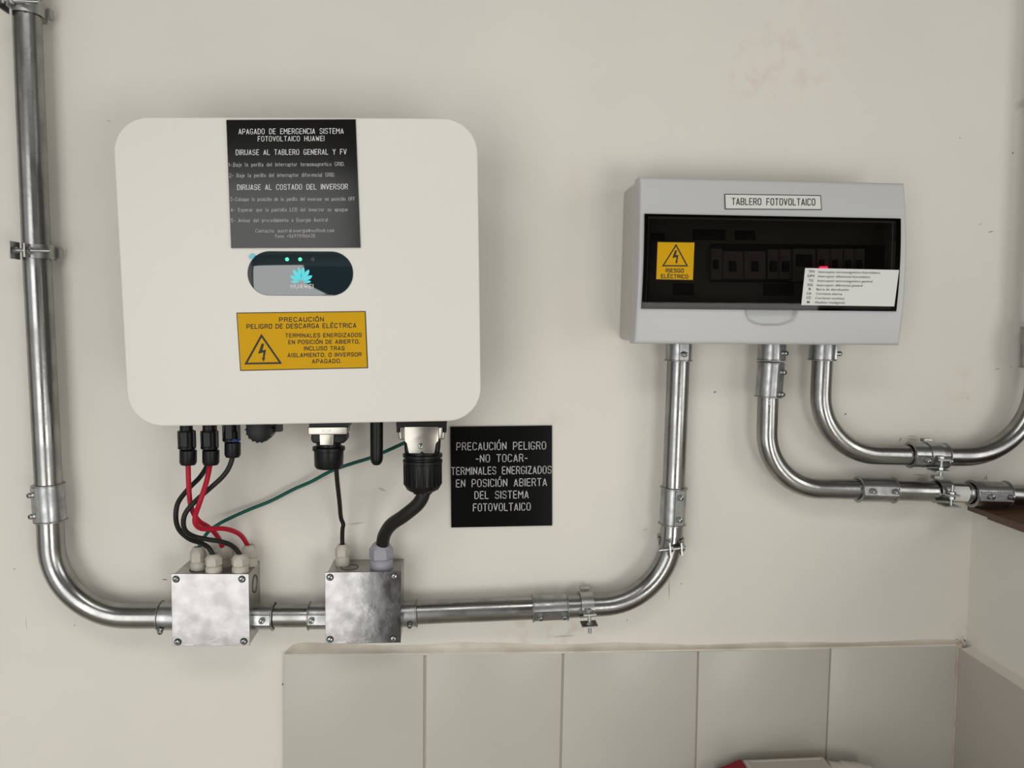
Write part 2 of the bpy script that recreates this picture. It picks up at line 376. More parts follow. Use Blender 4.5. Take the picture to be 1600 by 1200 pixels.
# tiles along the foot of the back wall
def tile(q_px, parent, m):
    q = pq(q_px, TD); mb = MB(); slab(mb, rquad(q, 0.0015, 2), 0.001, TD, 0.0012, n=2); return mb.build('tile', m, parent, origin=(0, 0, 0))
tp = [(443.5, 1023.5), (662, 1022), (665.8, 1021.5), (878.6, 1020), (881.6, 1020), (1089.8, 1018), (1092.4, 1017.5), (1297, 1013), (1299.2, 1012.5), (1495, 1008.5)]
bt = [443, 661.3, 664.8, 874.2, 877.2, 1085.6, 1088, 1289, 1291.2, 1487]
for i in range(5):
    a, b = tp[2 * i], tp[2 * i + 1]; xa, xb = bt[2 * i], bt[2 * i + 1]
    ea = (xa - a[0]) / 180; eb = (xb - b[0]) / 180
    tile([a, b, (b[0] + eb * 315, 1338), (a[0] + ea * 315, 1338)], wall, M['tile'])
    tile([(a[0] + ea * 318, 1341), (b[0] + eb * 318, 1341), (b[0] + eb * 640, 1665), (a[0] + ea * 640, 1665)], wall, M['tile'])
# grout bed behind the tiles
mb = MB(); slab(mb, pq([(446, 1026), (1503, 1010), (1478, 1660), (446, 1660)], 0.006), 0.0005, 0.0062); mb.build('grout', mat('grout', (0.46, 0.41, 0.34), 0.85), wall, origin=(0, 0, 0))
# uneven mortar fillet above the tiles
mb = MB(); ls = []
n = 90
for k in range(n + 1):
    t = k / n; x = 443.5 + (1503 - 443.5) * t
    y = 1023.3 + (1007.5 - 1023.3) * (t ** 1.5) - 0.3
    e = min(1, t * 60) ** .5
    jig = math.sin(k * .9) * .5 + math.sin(k * 2.3) * .4
    wd = e * (13 - 6 * t + jig) * (1 - 0.45 * max(0, min(1, (t - .35) * 3)) + .2 * math.sin(k * .31))
    T = U(x, y, TD)
    hh = wd * S(0)
    ls.append([T + Vector((0, TD, -.002)), T + Vector((0, 0.0002, -.002)), T + Vector((0, 0.0006, 0.0005)), T + Vector((0, TD * .55, hh * .30)), T + Vector((0, TD * .86, hh * .62)), T + Vector((0, TD * 1.0 - .0002, hh))])
mb.loops(ls); mb.build('mortar_fillet', M['mortar'], wall, origin=(0, 0, 0))
# vertical grout line in the corner
mb = MB(); a = [U(x, y, TD + .001) for x, y in ((1495.5, 1007), (1503, 1006), (1481, 1500), (1474, 1500))]
slab(mb, a, 0.0, TD + .002, .001); mb.build('corner_grout', mat('corner_grout', (0.55, 0.49, 0.40), .8, var=(.40, .30, .24), vscale=30), wall, origin=(0, 0, 0))

# marks on the plaster
mk = mat('pencil_mark', (0.22, 0.20, 0.18), .8); mk2 = mat('nail_hole', (0.09, 0.08, 0.07), .8); mk3 = mat('scuff', (0.50, 0.48, 0.42), .8)
def mark(x0, y0, x1, y1, wd, m, nm):
    dx, dy = x1 - x0, y1 - y0; L = math.hypot(dx, dy) or 1; nx, ny = -dy / L * wd / 2, dx / L * wd / 2
    mb = MB(); pts = [U(x, y, 0.0) for x, y in ((x0, y0), ((x0 + x1) / 2 + nx, (y0 + y1) / 2 + ny), (x1, y1), ((x0 + x1) / 2 - nx, (y0 + y1) / 2 - ny))]
    slab(mb, pts, 0.0, 0.0003); mb.build(nm, m, wall, smooth=0, origin=(0, 0, 0))
for a in ((1045.6, 903, 1045.2, 938, .9), (1417, 681.6, 1433, 681.8, .9), (1417, 685.6, 1432, 686, .6), (1425, 741.5, 1446, 741.8, .9), (1541, 741, 1542, 752, 1.1), (1541, 743, 1536.5, 751, .9),
          (313, 903, 309, 905, .7), (1554, 578, 1563, 575, 1), (1577, 572, 1582, 575, .8), (1404, 690, 1409, 684, 1.2), (253, 905, 262, 906, 2)):
    mark(*a, mk, 'pencil_mark')
for a in ((1115, 614, 1119, 611, 2.2), (1320, 649, 1322, 645, 2), (441, 1067, 442, 1071, 2.5), (22, 888, 23, 890, 1.5), (979, 968, 980, 970, 1.6), (1582, 241, 1583, 237, 1.8),
          (1499.5, 216, 1500.5, 214, 1.4), (116, 976, 117, 978, 1.4), (1543, 363, 1553, 361, 1.1), (1511, 622, 1513, 621, 1), (1494, 998, 1497, 1003, 2.2), (1506, 998, 1509, 1004, 2.2), (1063, 912, 1066, 912, 1.2), (1065, 1007, 1067, 1009, 2)):
    mark(*a, mk2, 'nail_hole')
for a in ((590, 762, 604, 768, 4), (541, 820, 571, 816, 3), (1012, 826, 1004, 829, 1.5), (40, 962, 42, 985, 1), (1530, 352, 1534, 348, 2), (862, 995, 900, 993, 3.5), (166, 188, 174, 190, 2)):
    mark(*a, mk3, 'scuff')

# low side wall on the right with its wooden cap
XL = U(1517, 850, 0).x; ZW = U(1512, 789, 0).z
T0 = 0.0085
mb = MB(); mb.box((XL + .13, -.55, (ZW - T0) / 2), (.13, 0, 0), (0, .55, 0), (0, 0, (ZW - T0) / 2))
low = struct(mb.build('wall_right_low', M['wall'], smooth=0))
zt = U(1503, 1007, 0).z - .001
mb = MB()
def sidetile(y0, y1, z0, z1):
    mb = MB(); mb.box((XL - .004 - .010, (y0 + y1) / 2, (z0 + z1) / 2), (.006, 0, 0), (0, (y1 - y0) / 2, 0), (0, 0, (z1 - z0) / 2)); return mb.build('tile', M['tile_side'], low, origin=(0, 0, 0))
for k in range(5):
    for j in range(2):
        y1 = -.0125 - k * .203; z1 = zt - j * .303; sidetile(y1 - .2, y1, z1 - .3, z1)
mb = MB(); mb.box((XL - .006, -.51, zt - .31), (.006, 0, 0), (0, .50, 0), (0, 0, .305)); mb.build('grout', M['mortar'], low, origin=(0, 0, 0))
ls = []
for k in range(60):
    y = -.012 - k * .0168; j = math.sin(k * 1.3) * .0012 + math.sin(k * .47) * .001
    ls.append([Vector((XL + .001, y, zt - .003)), Vector((XL - .019, y, zt - .003)), Vector((XL - .018, y, zt + .0004)), Vector((XL - .008, y, zt + .001 + j * .2)), Vector((XL + .001, y, zt + .0035 + j * .6))])
MB().loops(ls).build('mortar_fillet', M['wall'], low, origin=(0, 0, 0))
cap = thing('wooden_wall_cap', 'dark brown wooden boards capping the low wall at the right edge, under the lower conduit', 'wooden cap', (XL + .13, -.5, ZW - T0))
XC = U(1512, 789, 0).x
for i, (y0, y1, ov, up_) in enumerate(((0.0, -.0545, 0, 0), (-.0550, -.20, -.007, .0022), (-.2005, -.345, -.002, .0008), (-.3455, -.49, -.003, .001), (-.4905, -.64, -.002, .0), (-.6405, -.80, -.003, .001), (-.8005, -.96, -.002, 0), (-.9605, -1.11, -.002, 0))):
    mb = MB(); q = [(XC + ov, y0), (XL + .27, y0), (XL + .27, y1), (XC + ov, y1)]
    lo = [Vector((x, y, ZW - T0 + .0003)) for x, y in q]; hi = [Vector((x, y, ZW + up_ - .0008)) for x, y in q]
    c = sum(hi, Vector()) / 4; top = [p + Vector((.0008 * (1 if c.x > p.x else -1), .0008 * (1 if c.y > p.y else -1), .0008)) for p in hi]
    mb.loops([lo, hi, top]); mb.m = [1] * len(mb.m); mb.m[-1] = 0
    mb.build('board', [M['wood'], M['woodedge']], cap)

# ================================================================== CONDUIT
N = Vector((0, -1, 0))
DP = 0.030
def pipe(label, pts, rads, r, d=DP):
    W = [U(p[0], p[1], p[2] if len(p) > 2 else d) for p in pts]
    path = fillet(W, rads, 18) if len(W) > 2 else [W[0], (W[0] + W[1]) / 2, W[1]]
    c = W[0]; mb = MB(); mb.tube(path, r, 28)
    o = mb.build('conduit_pipe', M['galv'], origin=c, smooth=50)
    return tag(o, label, 'pipe', None)
def screw_mesh(mb, c, n, r, cross=True):
    n = n.normalized()
    mb.lathe(c, n, [(0, r * .95), (r * .35, r), (r * .75, r * .8), (r * .9, r * .45), (r * .92, .0001)], 14, 0)
    u = n.orthogonal().normalized(); v = n.cross(u); a = random.random() * 3
    u, v = u * math.cos(a) + v * math.sin(a), v * math.cos(a) - u * math.sin(a)
    mb.box(c + n * r * .86, u * r * .62, v * r * .13, n * r * .12, 1); mb.box(c + n * r * .86, u * r * .13, v * r * .62, n * r * .125, 1)
def coupling(label, a, b, r, sdir, ts, rims=(1, 1), d=DP, strip=True, cat='coupling', name='conduit_coupling', da=None):
    A = U(a[0], a[1], d); B = U(b[0], b[1], da or d); ax = (B - A).normalized(); L = (B - A).length
    sd = Vector(sdir); sd = (sd - ax * sd.dot(ax)).normalized()
    t = thing(name, label, cat, (A + B) / 2)
    mb = MB(); mb.lathe(A, ax, [(0, r * .97), (0, r + .0022), (L, r + .0022), (L, r * .97)], 32, cap0=False, cap1=False); mb.build('sleeve', M['galv2'], t)
    for k, on in enumerate(rims):
        if on:
            p = A if k == 0 else B; q = MB(); wv = .0011
            q.lathe(p, ax, [(-wv, r * .99), (-wv, r + .0032), (-wv * .4, r + .0042), (wv * .4, r + .0042), (wv, r + .0032), (wv, r + .002)], 32, cap0=False, cap1=False)
            q.build('flared_rim', M['rim'], t)
    e = ax.cross(sd)
    if strip:
        q = MB(); q.box((A + B) / 2 + sd * (r * .9), ax * (L / 2 - .0012), e * (r * .42), sd * (r * .1 + .0032)); q.build('screw_strip', M['galv2'], t)
    for tt in ts:
        q = MB(); c = A + (B - A) * tt + sd * (r + .0032); q.lathe(c, sd, [(0, .0042), (.0018, .0036), (.0032, .0034)], 12)
        screw_mesh(q, c + sd * .003, sd, .0040); q.build('screw', [M['screw'], M['dark']], t)
    return t
def clamp(label, c, along, edir, r, th_end=40, e_fl=.008, b0=.5, b1=None, d=DP, hw=.0092, hook=True, nut=None):
    C = U(c[0], c[1], d); t = (U(along[0], along[1], d) - C).normalized(); e = Vector(edir); e = (e - t * e.dot(t)).normalized()
    nn = N
    o = thing('pipe_clamp', label, 'pipe clamp', C)
    q = MB(); te = math.radians(th_end); ri, ro = r + .0024, r + .0042
    q.arc(C, t, nn, e, ri, ro, math.radians(-118), te, hw, 22)
    ep = C + nn * (ro * math.cos(te) + .005) + e * (ri * math.sin(te) + .001)
    q.box(ep, t * hw, nn * .007, e * .0011); q.build('strap', M['clamp'], o)
    q = MB(); q.arc(C, t, nn, e, r + .0005, ri - .0001, math.radians(95), math.radians(262), hw * 1.1, 20)
    fp = C + nn * (ro * math.cos(te) + .001) + e * (r + e_fl)
    q.box(fp, t * hw * 1.25, nn * .0115, e * .0010)
    q.box(C + e * (r + e_fl * .5) - nn * (r * .35), t * hw, nn * .001, e * (e_fl * .55 + .001)); q.build('base_flange', M['clamp'], o)
    q = MB(); q.box(C - e * (ro + .001) - nn * (r * .95), t * hw * .7, nn * .005, e * .0025)
    q.box(C - nn * (r + .005), t * hw * .95, nn * .0055, e * (r * .75)); q.build('wall_hook', M['clamp'], o)
    bx = C + nn * (ro * math.cos(te) + .0055)
    e0 = b0; e1 = b1 if b1 is not None else r + e_fl + .013
    q = MB(); q.lathe(bx + e * e0, e, [(0, .0026), (e1 - e0, .0026)], 12); q.build('bolt', M['screw'], o)
    q = MB(); q.lathe(bx + e * (ri * math.sin(te) - .0045), e, [(0, .0035), (.001, .0052), (.0042, .0052)], 6); q.build('bolt_head', M['screw'], o)
    q = MB(); q.lathe(bx + e * (r + e_fl - .0052 if nut is None else nut), e, [(0, .0048), (.0038, .0048)], 6); q.build('nut', M['screw'], o)
    return o

RL, RA, RB = 0.0175, 0.0165, 0.0150
pipe('galvanised steel conduit rising up the left edge of the wall', [(18, -640), (45.5, 110), (57, 390), (76.5, 770)], [0.9, 0.9], RL)
pipe('steel conduit elbow sweeping from the left riser to the left junction box', [(77, 784), (85, 962), (282, 962.5)], [0.104], RL)
coupling('set-screw coupling with two screws on the left conduit riser', (75.5, 757), (79.5, 813), RL, (-.80, -.85, 0), (.22, .80))
pipe('short straight conduit between the two junction boxes', (( 398, 962.5), (512, 962)), [], RL * .92)
coupling('conduit connector on the left side of the left junction box', (251, 962), (282, 962.5), RL, (0, -.8, -.75), (.22,), (1, 0), name='conduit_connector', cat='connector', strip=False)
coupling('conduit connector on the right side of the left junction box', (397, 962.5), (427.5, 962.5), RL * .95, (0, -1, 0.05), (.58,), (1, 1), name='conduit_connector', cat='connector')
coupling('conduit connector on the left side of the right junction box', (483.5, 962), (516, 962), RL * .95, (0, -1, .05), (.22,), (1, 0), name='conduit_connector', cat='connector')
pipe('straight conduit running right from the right junction box', [(625, 958.5), (860, 949)], [], RA)
coupling('conduit connector on the right side of the right junction box', (618, 959.5), (651, 958), RA, (0, -1, -.5), (.7,), (0, 1), name='conduit_connector', cat='connector', strip=False)
coupling('set-screw coupling left of the clamp on the lower horizontal conduit', (832.5, 950.2), (886, 947.8), RA, (0, -1, -.35), (.18, .86))
pipe('steel conduit elbow curving up from the lower horizontal run to the riser under the panel', [(860, 949), (1044.5, 940), (1051.5, 790)], [0.105], RA)
coupling('set-screw coupling on the riser under the left end of the panel', (1053, 762), (1050, 818), RA, (.22, -1, 0), (.20, .80))
pipe('straight conduit riser under the left end of the distribution panel', [(1061, 545), (1051.5, 790)], [], RA)
coupling('leftmost conduit connector under the distribution panel', (1061, 536), (1060, 563), RA, (.12, -1, 0), (.62,), (0, 1), name='conduit_connector', cat='connector')
pipe('middle conduit elbow leaving the panel and turning right to the lower run', [(1201, 590), (1196, 762), (1367, 765)], [0.086], RB)
coupling('middle conduit connector under the distribution panel', (1205.5, 536), (1204.5, 562), RB * 1.1, (.62, -.8, 0), (.58,), (0, 1), name='conduit_connector', cat='connector')
coupling('set-screw coupling directly below the middle panel connector', (1204, 567), (1200, 619.5), RB * 1.06, (.62, -.8, 0), (.25, .90))
coupling('set-screw coupling on the lower run left of its clamp', (1340.5, 764.5), (1395, 766), RB * 1.05, (0, -1, .10), (.24, .88))
pipe('straight conduit through the clamp on the lower right run', [(1367, 765), (1545, 771.5)], [], RB)
coupling('set-screw coupling on the lower run above the wooden cap', (1517, 771), (1571, 772.5), RB * 1.12, (0, -1, 0), (.32, .90))
pipe('straight conduit leaving the frame above the wooden cap', [(1545, 771.5), (2350, 801)], [], RB)
pipe('right-hand conduit elbow leaving the panel and turning right to the upper run', [(1286, 545), (1278, 708), (1450, 712)], [0.092], RB)
coupling('rightmost conduit connector under the distribution panel', (1286, 536), (1284.5, 562), RB * 1.1, (.95, -.45, 0), (.60,), (0, 1), name='conduit_connector', cat='connector')
coupling('set-screw coupling behind the clamp on the upper U-shaped run', (1421.5, 710.5), (1476, 712.5), RB * 1.05, (0, -1, -.25), (.30, .92), d=DP + .001)
pipe('conduit elbow of the upper run rising at the right edge of the photo', [(1450, 712), (1614, 714), (1621, 545)], [0.108], RB)
pipe('upright conduit at the right edge beside the panel', [(1621, 540), (1676, -640)], [], RB)
coupling('set-screw coupling at the right edge on the upright conduit', (1619.5, 512), (1617.5, 573), RB * 1.15, (0, -1, 0), (.2, .8))
# white paper label wrapped round the lower run (its printed code left out)
ca = U(1480, 769.2, DP); cb = U(1506, 770.2, DP); ax = (cb - ca).normalized()
mb = MB(); mb.arc((ca + cb) / 2, ax, N, ax.cross(N), RB + .0002, RB + .0006, -.85, .75, (cb - ca).length / 2, 14)
tag(mb.build('paper_label', M['whiteplate'], origin=(ca + cb) / 2, smooth=60), 'small white paper label stuck on the lower right conduit beside the clamp', 'label')
# black bands and the printed size
mb = MB(); mb.lathe(U(1508.5, 770.3, DP), ax, [(0, RB), (0, RB + .001), (.0035, RB + .001), (.0035, RB)], 28, cap0=False, cap1=False)
tag(mb.build('rubber_band', M['rim'], origin=U(1508.5, 770.3, DP)), 'dark ring around the lower right conduit beside the white label', 'ring')
mb = MB()
dz = lambda x, y: DP + math.sqrt(max(0, (RB + .0004) ** 2 - ((x - 1200.5) * S(DP)) ** 2))
for (t_, yy) in (('32', 624),):
    for pl in G['3'].split('|') + G['2'].split('|'): pass
def rot_text(mb, txt, x, y, h, wdt):
    for i, ch in enumerate(txt):
        for pl in G[ch].split('|'):
            P = [(x + (int(t[1], 16) - 3) / 12 * -h, y - i * wdt * 1.4 - (int(t[0], 16)) / 8 * wdt * 1.0) for t in pl.split()]
            for k in range(len(P) - 1):
                (ax_, ay), (bx, by) = P[k], P[k + 1]; L = math.hypot(bx - ax_, by - ay) or 1; nx, ny = -(by - ay) / L * .5, (bx - ax_) / L * .5
                q = [(ax_ - nx, ay - ny), (bx - nx, by - ny), (bx + nx, by + ny), (ax_ + nx, ay + ny)]
                mb.add([U(a, b, dz(a, b)) for a, b in q], [(0, 1, 2, 3)])
rot_text(mb, '32', 1208, 632.5, 5.5, 3.6)
elbB = [o for o in COL.objects if o.get('label', '').startswith('middle conduit elbow')][0]
mb.build('printed_number', M['engrave'], elbB, origin=elbB.location)

clamp('pipe clamp at the very top of the left conduit riser', (40.5, 14), (42, 60), (-1, 0, 0), RL, th_end=15, e_fl=-.001, b0=-.030, b1=.020)
clamp('pipe clamp halfway up the left conduit riser', (57, 394), (58.5, 440), (-1, 0, 0), RL, th_end=-8, e_fl=-.001, b0=-.032, b1=.019)
clamp('pipe clamp at the top of the bend near the riser coupling', (1047.5, 850), (1046.5, 835), (-1, 0, .1), RA, th_end=-30, e_fl=-.008, b0=-.016, b1=.024)
clamp('pipe clamp on the lower horizontal conduit right of the coupling', (916, 946.5), (940, 945), (0, 0, -1), RA, th_end=2, e_fl=.003, b0=-.003, b1=.031)
clamp('pipe clamp on the upper U-shaped conduit run', (1455, 711.5), (1480, 712), (0, 0, -1), RB * 1.05, th_end=2, e_fl=.003, b0=-.003, b1=.026, d=DP + .001)
clamp('pipe clamp on the lower right conduit beside the white label', (1471, 769), (1500, 770), (0, 0, -1), RB, th_end=-8, e_fl=.0005, b0=-.016, b1=.0175, nut=.001)

# ================================================================== INVERTER
DI = 0.165
qi = pq([(174.5, 182), (745.8, 184.3), (752.3, 657.3), (200.5, 667.2)], DI)
cI = sum(qi, Vector()) / 4; cI.y = 0
inv = thing('solar_inverter', 'white solar inverter with rounded corners and a dark pill-shaped display', 'inverter', cI)
mb = MB(); slab(mb, rquad(qi, 0.042, 14), DI - .028, DI, .0022, n=4); mb.build('front_cover', M['inv'], inv, smooth=50)
mb = MB(); slab(mb, inset(rquad(qi, 0.042, 12), .012), .028, DI - .0275); mb.build('rear_housing', M['inv_back'], inv, smooth=50)
mb = MB()
for k in range(22):
    u = .12 + .76 * k / 21; a = bil(qi, u, .12); b = bil(qi, u, .82)
    mb.box(((a.x + b.x) / 2, -.020, (a.z + b.z) / 2), (.0012, 0, 0), (0, .0085, 0), ((b.x - a.x) / 2, 0, (b.z - a.z) / 2))
mb.build('heat_sink', M['inv_back'], inv, smooth=0)
mb = MB(); a = bil(qi, .3, .3); b = bil(qi, .7, .6); mb.box(((a.x + b.x) / 2, -.006, (a.z + b.z) / 2), ((b.x - a.x) / 2, 0, 0), (0, .0059, 0), (0, 0, (a.z - b.z) / 2)); mb.build('wall_bracket', M['clamp'], inv, smooth=0)
dI = lambda x, y: DI
# display
mb = MB(); st = []
ca, cb, rr = (421.5, 427), (517.5, 427.5), 34.6
for k in range(25): a = PI / 2 + PI * k / 24; st.append((ca[0] + rr * math.cos(a), ca[1] - rr * math.sin(a)))
for k in range(25): a = -PI / 2 + PI * k / 24; st.append((cb[0] + rr * math.cos(a), cb[1] - rr * math.sin(a)))
slab(mb, [U(x, y, DI) for x, y in st], DI - .001, DI + .0010, .0005, n=2); disp = mb.build('display_window', M['display'], inv, smooth=50)
dD = lambda x, y: DI + .0011
for x in (448.6, 469):
    q = MB(); q.lathe(U(x, 405.2, DI + .0009), N, [(0, .0024), (.0006, .0021)], 14); q.build('status_light', M['led'], disp)['label'] = 'green glowing status light'
q = MB(); q.lathe(U(489, 405.2, DI + .0009), N, [(0, .0026), (.0005, .0024)], 14); q.build('status_light', M['dark'], disp)['label'] = 'unlit status light'
q = MB()
bx, by = 470.6, 441.0
def petal(ang, L, W, off):
    ca_, sa = math.cos(ang), math.sin(ang); P = []
    for k in range(17):
        t = k / 16; P.append((t, math.sin(PI * t ** 1.45) ** .7 * .5 if 0 < t < 1 else 0))
    ring = [(off + t * L, wv * W) for t, wv in P] + [(off + t * L, -wv * W) for t, wv in P[-2:0:-1]]
    return [(bx + sa * a + ca_ * b * 1, by - ca_ * a + sa * b) for a, b in ring]
for s_ in (-1, 1):
    for ang, L, W, off in ((.155, 22.5, 5.6, 1.5), (.56, 21, 6.4, 2.2), (1.03, 17.5, 5.8, 2.6), (1.50, 12.5, 3.9, 3.0)):
        poly_px(q, petal(s_ * ang, L, W, off), dD, .0003)
q.build('flower_emblem', M['cyan'], disp)
q = MB(); stroke_text(q, 'HUAWEI', (454.8, 450.3), (489.2, 450), 5.6, dD, 2.2, .0003, gap=4.2); q.build('printed_name', M['engrave'], disp, smooth=0)
q = MB(); slab(q, [U(x, y, DI) for x, y in ((389, 402), (394, 396), (400, 399.5), (395, 405.5))], DI + .0001, DI + .0022); q.build('film_tab', M['film'], disp, smooth=0)

def sign(name, label, cat, quad, d, th, face, back=None, bev=.0003):
    q = pq(quad, d + th); c = sum(q, Vector()) / 4; t = thing(name, label, cat, c)
    mb = MB(); slab(mb, q, d + .0002, d + th, bev, n=1); mb.build('plate', face, t, smooth=0); return t
# engraved instruction plate on the inverter
d1 = DI + .0022; f1 = lambda x, y: d1
s1 = sign('instruction_plate', 'black engraved emergency shutdown instructions plate at the top of the white inverter', 'sign', [(353.4, 187.2), (555.5, 186.3), (563.2, 386.9), (361, 387.5)], DI, .0022, M['blackplate'])
for t_, a, b, c in (('APAGADO DE EMERGENCIA SISTEMA', (373, 209.5), (536.4, 208.5), 8.3), ('FOTOVOLTAICO HUAWEI', (403.2, 220.6), (506.3, 220), 7.8),
                    ('DIRIJASE AL TABLERO GENERAL Y FV', (368.7, 242), (541, 241), 8.2), ('DIRIJASE AL COSTADO DEL INVERSOR', (371, 296.6), (543, 295.4), 8.2)):
    stroke_text(MB(), t_, a, b, c * .95, f1, 1.35, .0002).build('text_line', M['engrave'], s1, smooth=0)
for t_, a, b, c in (('1-.Baje la perilla del interruptor termomagnetico GRID.', (357.2, 260.3), (538, 259), 6), ('2- Baje la perilla del interruptor diferencial GRID.', (358.2, 277), (523, 275.8), 6),
                    ('3-.Coloque la posición de la perilla del inversor en posición OFF', (360, 314), (554.3, 313.3), 5.6), ('4- Esperar que la pantalla LCD del inversor se apague', (360.8, 330.6), (543, 329.8), 5.6),
                    ('5- Avisar del procedimiento a Energia Austral', (361, 347.2), (512, 346), 5.6), ('Contacto: austral.energia@outlook.com', (399.4, 363.2), (521.6, 362.3), 5.4), ('Fono: +56979196438', (430.4, 371.4), (492, 370.8), 5.2)):
    stroke_text(MB(), t_, a, b, c * .95, f1, 1.2, .0002).build('text_line', M['engrave2'], s1, smooth=0)
# yellow hazard sticker on the inverter
d2 = DI + .0008; f2 = lambda x, y: d2
yq = [(369.2, 488.5), (571.4, 486), (575.2, 575.3), (375.2, 579.6)]
s2 = sign('warning_sticker', 'large yellow electric shock warning sticker low on the white inverter', 'sticker', yq, DI, .0004, M['ink'])
mb = MB(); slab(mb, pq([(370.6, 489.9), (569.9, 487.4), (573.5, 573.9), (376.5, 578.1)], DI + .0006), DI + .0003, DI + .0008); mb.build('yellow_face', M['yellow'], s2, smooth=0)
mb = MB()
for t_, a, b, c in (('PRECAUCIÓN', (436.6, 502.5), (505.4, 501.9), 6.6), ('PELIGRO DE DESCARGA ELÉCTRICA', (385.7, 513.4), (556.2, 511.6), 6.8), ('TERMINALES ENERGIZADOS', (446.2, 527.2), (564.8, 526.1), 6),
                    ('EN POSICIÓN DE ABIERTO,', (451, 537.4), (561.7, 536.4), 6), ('INCLUSO TRAS', (475.5, 547.2), (537.8, 546.9), 6), ('AISLAMIENTO, O INVERSOR', (449.8, 557.9), (564.4, 556.5), 6), ('APAGADO.', (487.8, 567.4), (532.7, 566.7), 6)):
    stroke_text(MB(), t_, a, b, c * .93, f2, 2.3, .0002, space=7.5, gap=4.6).build('text_line', M['ink'], s2, smooth=0)
mb = MB(); tri_frame(mb, (408.4, 521.5), (381.6, 569.6), (441, 568.6), 2.9, f2, .0002); bolt_mark(mb, 409, 551, .178, f2, .0002); mb.build('hazard_symbol', M['ink'], s2, smooth=0)
# black plate on the wall
d3 = .0035; f3 = lambda x, y: d3
s3 = sign('warning_plate', 'square black engraved do-not-touch warning plate on the wall below the inverter', 'sign', [(703.9, 667), (862.6, 665), (862.9, 821.3), (705, 824.5)], 0, .0035, M['blackplate'])
mb = MB()
for t_, a, b in (('PRECAUCIÓN PELIGRO', (713.7, 703.2), (852.6, 701.6)), ('-NO TOCAR-', (743.8, 722), (823.8, 720.8)), ('TERMINALES ENERGIZADOS', (705.6, 741.7), (861.2, 739.5)),
                 ('EN POSICIÓN ABIERTA', (713, 761), (853.9, 758.6)), ('DEL SISTEMA', (742, 779.3), (825.4, 778)), ('FOTOVOLTAICO', (739.6, 798.6), (828.5, 797))):
    stroke_text(MB(), t_, a, b, 11.2, f3, 1.3, .0002).build('text_line', M['engrave2'], s3, smooth=0)

# ------------------------------------------------------------------ ports under the inverter
DC = 0.095
def yz(px, py, d): return U(px, py, d)
def lathe_px(mb, x, y0, prof, d=DC, seg=24, mi=0, lean=0.0, phase=0):
    """upright turned piece: prof = (photo y, radius in photo px)"""
    A = U(x, y0, d); B = U(x + lean, y0 + 50, d); ax = (B - A).normalized(); k = (B - A).length / 50
    return mb.lathe(A, ax, [((y - y0) * k, r * S(d)) for y, r in prof], seg, mi, phase=phase)
# knob / cap
mb = MB(); c = U(409, 669, DC); mb.lathe(c + Vector((0, .018, 0)), N, [(0, .0165), (.02, .0175), (.022, .0178), (.034, .0165), (.036, .010)], 22)
for k in range(18):
    a = 2 * PI * k / 18; mb.box(c + Vector((math.cos(a) * .0166, -.008, math.sin(a) * .0166)), (math.cos(a) * .0012, 0, math.sin(a) * .0012), (0, .007, 0), (-math.sin(a) * .0012, 0, math.cos(a) * .0012))
a = U(430, 669, DC); mb.box(a, (.009, 0, 0), (0, .006, 0), (0, 0, .0042)); mb.build('sealing_cap', M['black'], inv)
mb = MB(); lathe_px(mb, 588.5, 650, [(650, 10.2), (700, 10.0), (716, 10), (722, 8.6), (726, 5.5), (727.5, .5)], seg=24); mb.build('antenna', M['black'], inv)

def dc_connector(root, x, d, yb, wn=12.6, blue=False):
    q = MB(); lathe_px(q, x - 3, 650, [(650, 9.4), (676, 9.4)], d); q.build('connector_socket', M['black'], root)
    q = MB(); yn = yb - 25
    lathe_px(q, x - 2, 672, [(672, 10.5), (676, 11.8), (yn - 6, 12), (yn - 4, 13), (yn - 1.5, 13), (yn, 11)], d, 20)
    for s_ in (-1, 1):
        c = U(x - 2 + s_ * 11, yn - 16, d); q.box(c, (.0016, 0, 0), (0, .004, 0), (0, 0, .011))
    c = U(x - 2, yn - 17, d); q.box(c + N * .0105, (.004, 0, 0), (0, .0015, 0), (0, 0, .009))
    q.build('connector_body', M['black'], root)
    q = MB(); lathe_px(q, x, yn + 1, [(yn + 1, 10.5), (yn + 1.5, wn), (yb - 5, wn), (yb - 1, wn - 1.8), (yb, 5)], d, 22); nut = q.build('connector_nut', M['black'], root)
    if blue:
        q = MB(); lathe_px(q, x - 1, yn - 5, [(yn - 5, 12.2), (yn - 2.5, 12.9), (yn - 1, 12.2)], d, 20); q.build('blue_seal', M['blue'], root)
def cable(label, name, pts, r, m, conn=None, grp=None):
    path = pxpath(pts); o = thing(name, label, 'cable', path[0], grp)
    MB().tube(path, r, 12).build('sheath', m, o, smooth=60)
    return o
RC = .0033
cb_ = cable('black cable from the hidden socket behind, looping left into the front left gland', 'solar_cable',
      [(329, 712, .055), (323, 729, .06), (312, 746, .066), (294.7, 763.5, .075), (279.5, 783, .085), (275, 800, .088), (276, 818, .085), (282.5, 831, .08), (297, 842.6, .072), (314, 848.5, .06), (325, 855, .052), (331.5, 865, .050), (333.5, 876, .050)], RC, M['cblack'])
q = MB(); lathe_px(q, 329, 650, [(650, 9), (700, 10), (712, 10), (714, 4)], .05); q.build('connector_body', M['black'], cb_)
o = cable('black cable from the blue-ringed connector, looping left into the front right gland', 'solar_cable',
      [(363.5, 700, DC), (363, 715, DC), (357.5, 731, .096), (346.7, 746, .096), (325, 765.7, .097), (305.5, 783, .103), (291, 800, .106), (286.5, 815.5, .105), (290, 829.5, .100), (303, 838, .088), (323, 842.6, .078), (346.7, 846.5, .066), (362, 852.5, .056), (372.5, 863, .050), (376, 876, .050)], RC, M['cblack'])
